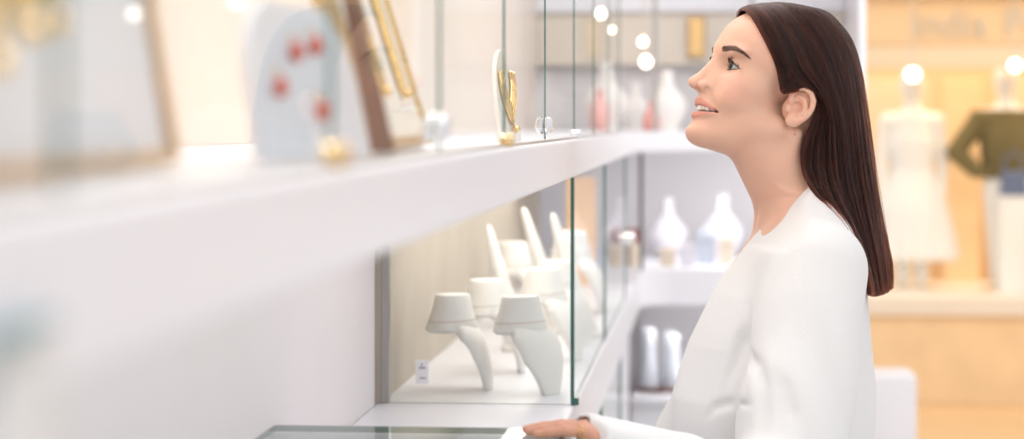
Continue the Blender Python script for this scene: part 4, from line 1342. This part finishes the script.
# panels behind the mannequins
for k, (x0, x1, z0, z1, m, lab) in enumerate([(.75, 1.22, SILL, 1.70, M_WARML, 'pale back panel behind the white mannequin'), (1.30, 1.50, SILL, 1.70, M_OAK, 'narrow golden oak panel between the two mannequins'), (1.58, 2.6, SILL, 1.70, M_WARML, 'wide pale back panel behind the mannequin in olive'),
                                            (2.7, 3.6, SILL, 1.7, M_OAK, 'wide golden oak panel farther along the shop window')]):
    mb = MB(); mb.box((x0, SY0 + 1.10, z0 + .0005), (x1, SY0 + 1.14, z1)); tag(mb.build('window_panel', m, bevel=.004), lab, 'panel', 'panels in the shop window')


def mannequin(x, y, lab, arm=0, mk=None, garment=None, gname='jacket', hs=1.0):
    t = empty('mannequin', (x, y, SILL + .0005), lab, 'mannequin', 'mannequins in the shop window')
    def body(P):
        Sx = P.copy(); Sx[:, 0] = np.abs(Sx[:, 0])
        d = ell(P, (0, 0, 1.135), (.062, .078, .092))
        d = smin(d, rc(P, (0, 0, .98), (0, 0, 1.10), .040, .036), .03)
        d = smin(d, rc(Sx, (.02, 0, .93), (.125, 0, .925), .055, .045), .05)
        d = smin(d, ell(P, (0, -.01, .80), (.115, .085, .16)), .05)
        d = smin(d, ell(P, (0, 0, .56), (.120, .090, .12)), .08)
        d = smin(d, rc(Sx, (.055, 0, .50), (.050, 0, .05), .066, .032), .03)
        if arm:
            d = smin(d, chain(P, [(-.135, 0, .92), (-.27, -.03, .74), (-.15, -.07, .62)], [.042, .034, .024]), .02)
            d = smin(d, chain(P, [(.135, 0, .92), (.17, 0, .70), (.16, -.05, .50)], [.042, .034, .022]), .02)
        else:
            d = smin(d, chain(Sx, [(.135, 0, .92), (.165, .0, .70), (.155, -.04, .48)], [.042, .034, .022]), .02)
        return np.maximum(d, .012 - P[:, 2])
    V, F = mesh_sdf(body, (-.36, -.2, 0), (.30, .2, 1.26), .012)
    b = np_mesh('body', V, orient(V, F), mk or M_MANN, t)
    if garment:
        def gar(P):
            d = body(P) - .018
            d = smin(d, ell(P, (0, 0, .74), (.135, .105, .20)), .04)
            lo_ = .60 if gname == 'jacket' else .30
            d = np.maximum(d, np.maximum(P[:, 2] - .965, lo_ - P[:, 2]))
            return d
        if gname == 'dress':
            def gar(P):
                w = np.interp(P[:, 2], [.16, .45, .66, .80, .96], [.25, .19, .115, .135, .10]); q = np.sqrt((P[:, 0] / w) ** 2 + (P[:, 1] / (w * .75)) ** 2)
                d = (q - 1) * w * .75 + .010 * np.sin(np.arctan2(P[:, 1], P[:, 0]) * 14) * np.clip((.66 - P[:, 2]) * 3, 0, 1)
                return np.maximum(d, np.maximum(P[:, 2] - .96, .16 - P[:, 2]))
        V, F = mesh_sdf(gar, (-.36, -.26, .1), (.30, .26, 1.05), .012)
        np_mesh(gname, V, orient(V, F), garment, t)
    mb = MB(); mb.lathe([(.13, 0), (.13, .008), (.125, .012)], n=36); mb.build('stand', M_CHROME, t, smooth=40)
    t.scale = (hs,) * 3
    return t


mannequin(1.075, SY0 + .55, 'white mannequin in a white dress in the shop window beside the woman\'s hair', 0, None, M_DRESS, 'dress', .98)
mannequin(1.57, SY0 + .5, 'white mannequin in an olive jacket, elbow out, at the edge of the picture', 1, None, M_OLIVE, 'jacket', 1.0)
mannequin(2.25, SY0 + .5, 'white mannequin in a white dress beyond the one in olive', 0, None, M_DRESS, 'dress', 1.0)
mannequin(3.0, SY0 + .5, 'white mannequin in an olive jacket far along the shop window', 1, None, M_OLIVE, 'jacket', 1.0)
# bag on the mannequin's arm, white boxes
t = empty('handbag', (1.585, SY0 + .30, 1.07), 'blue handbag hanging from the olive mannequin\'s arm', 'handbag')
mb = MB(); mb.prism([(-.075, 0), (.075, 0), (.065, .13), (-.065, .13)], -.035, .035, lambda a, b, d: (a, d, b)); mb.build('body', M_NAVY, t, bevel=.01)
mb = MB(); mb.tube([(-.05, 0, .125), (-.045, 0, .20), (0, 0, .235), (.045, 0, .20), (.05, 0, .125)], .006, 8); mb.build('handle', M_NAVY, t, smooth=60)
for k, (x, z0, z1, lab) in enumerate([(1.585, SILL, 1.069, 'tall white box under the blue handbag in the shop window'), (1.80, SILL, .98, 'tall white box in the shop window at the picture edge')]):
    t = empty('display_block', (x, SY0 + (.30 if k == 0 else .16), z0 + .0005), lab, 'box', 'white boxes in the shop window')
    MB().box((-.08, -.06, 0), (.08, .06, z1 - z0 - .02)).build('body', M_DRESS, t, bevel=.004)
    MB().box((-.084, -.064, z1 - z0 - .0195), (.084, .064, z1 - z0)).build('lid', M_DRESS, t, bevel=.004)
# white plinth behind the woman
t = empty('plinth_box', (.555, 7.4, 0), 'white box plinth on the floor behind the woman\'s back', 'plinth')
MB().box((-.078, -.13, .02), (.083, .13, .665)).build('body', M_WHITE, t, bevel=.006)
MB().box((-.068, -.12, 0), (.073, .12, .02)).build('foot', M_ALU, t)
# globe lamps over the walkway, and two added as bright spots on mannequin heads
PL = [(1.010, SY0 - .25, 1.70, .030, 'glowing globe added as the bright spot on the head of the white mannequin in the shop window'), (1.52, SY0 - .25, 1.745, .026, 'glowing globe added as the bright spot on the head of the olive mannequin in the shop window'),
      (1.578, 8.0, 1.843, .030, 'globe lamp hanging in the walkway, farther from the cases'), (1.21, 8.0, 1.885, .030, 'globe lamp hanging in the walkway, closer to the cases')]
for x, y, z, r, lab in PL:
    t = empty('globe_lamp', (x, y, z), lab, 'lamp', 'globe lamps')
    mb = MB(); mb.lathe([(max(r * math.sin(a), .0005), -r * math.cos(a)) for a in np.linspace(0, math.pi, 20)], n=28); mb.build('globe', M_GLOW, t, smooth=60)
    mb = MB(); mb.lathe([(r * .35, r * .9), (r * .35, r * 1.3), (.004, r * 1.5)], n=16); mb.build('socket', M_BRASS, t, smooth=40)
    mb = MB(); mb.tube([(0, 0, r * 1.4), (0, 0, 3.2 - z)], .004, 6); mb.build('cord', M_CORD, t)


# ================================================================ light
def area(name, loc, aim, sx, sy, power, col=(1, 1, 1)):
    L = bpy.data.lights.new(name, 'AREA'); L.shape = 'RECTANGLE'; L.size = sx; L.size_y = sy; L.energy = power; L.color = col
    o = bpy.data.objects.new(name, L); COL.objects.link(o); o.location = loc
    o.rotation_euler = (Vector(aim) - Vector(loc)).to_track_quat('-Z', 'Y').to_euler(); return o


W = bpy.data.worlds.new('world'); SC.world = W; W.use_nodes = True
W.node_tree.nodes['Background'].inputs[0].default_value = (.97, .98, 1.0, 1); W.node_tree.nodes['Background'].inputs[1].default_value = .90
area('added_overhead_light', (.9, 1.6, 3.0), (.2, 3.0, 1.2), 1.8, 1.8, 9, (1, .96, .92))  # unseen area light added overhead, as the even world light looks flat
area('added_overhead_light', (-.2, 3.9, 2.9), (.1, 3.4, 1.4), 1.2, 1.6, 10, (1, .96, .92))  # added from above for her hair and shoulder, no fixture modelled
area('added_overhead_light', (.9, 5.8, 3.0), (-.1, 6.8, 1.2), 1.6, 1.6, 36, (1, .98, .96))  # another unseen overhead light, added to brighten the back display
area('added_case_light', (-.38, 5.0, LB - .004), (-.38, 5.0, 1.0), .10, 2.4, 4.2, (1, .93, .84))  # added lamp that brightens the inside of the bust case
area('added_bay_light', (-.38, 2.4, LB - .004), (-.38, 2.4, 1.0), .20, 2.2, 1.6, (1, .96, .95))  # unseen lamp added to lift the shaded wall of the counter bay
area('added_side_light', (3.4, 1.0, 2.3), (-.2, 2.2, 1.35), 2.4, 1.6, 24, (1, .98, .98))  # large unseen light added on the right to brighten the shelf face
area('added_back_case_light', (.10, 7.30, LB - .004), (.10, 7.5, 1.0), .60, .08, 5.5, (1, .97, .95))  # put in to lift the dark space under the back shelf, source unseen
area('added_back_shelf_light', (.10, 7.30, BB - .004), (.10, 7.5, .5), .60, .08, 3.2, (1, .97, .95))  # extra light added for the open cabinet recess, without a fixture
area('added_upper_case_light', (-.42, 2.2, 2.24), (-.42, 2.2, 1.4), .12, 3.6, 13, (1, .94, .88))  # added to brighten the lining of the upper case, out of view
area('shop_window_light', (2.2, SY0 + .6, 2.9), (2.2, SY0 + .7, .9), 4.5, .5, 72, (1, .80, .52))
area('shop_floor_light', (2.6, 9.6, 3.1), (2.6, 11.5, .2), 3.5, 2.0, 66, (1, .82, .56))
SC.view_settings.exposure = 0.0
cd = bpy.data.cameras.new('camera'); cam = bpy.data.objects.new('camera', cd); COL.objects.link(cam)
cam.location = (0, 0, EYE); cam.rotation_euler = (math.pi / 2, 0, YAW)
cd.sensor_fit = 'HORIZONTAL'; cd.sensor_width = 36.0; cd.lens = FPX / 1024 * 36.0
cd.shift_y = -(219.5 - HOR) / 1024
cd.clip_start = .05; cd.clip_end = 100
cd.dof.use_dof = True; cd.dof.focus_distance = 3.22; cd.dof.aperture_fstop = 3.3
SC.camera = cam
SC.view_settings.view_transform = 'Standard'; SC.view_settings.look = 'None'
SC.view_settings.gamma = 1.0; SC.view_settings.use_curve_mapping = False
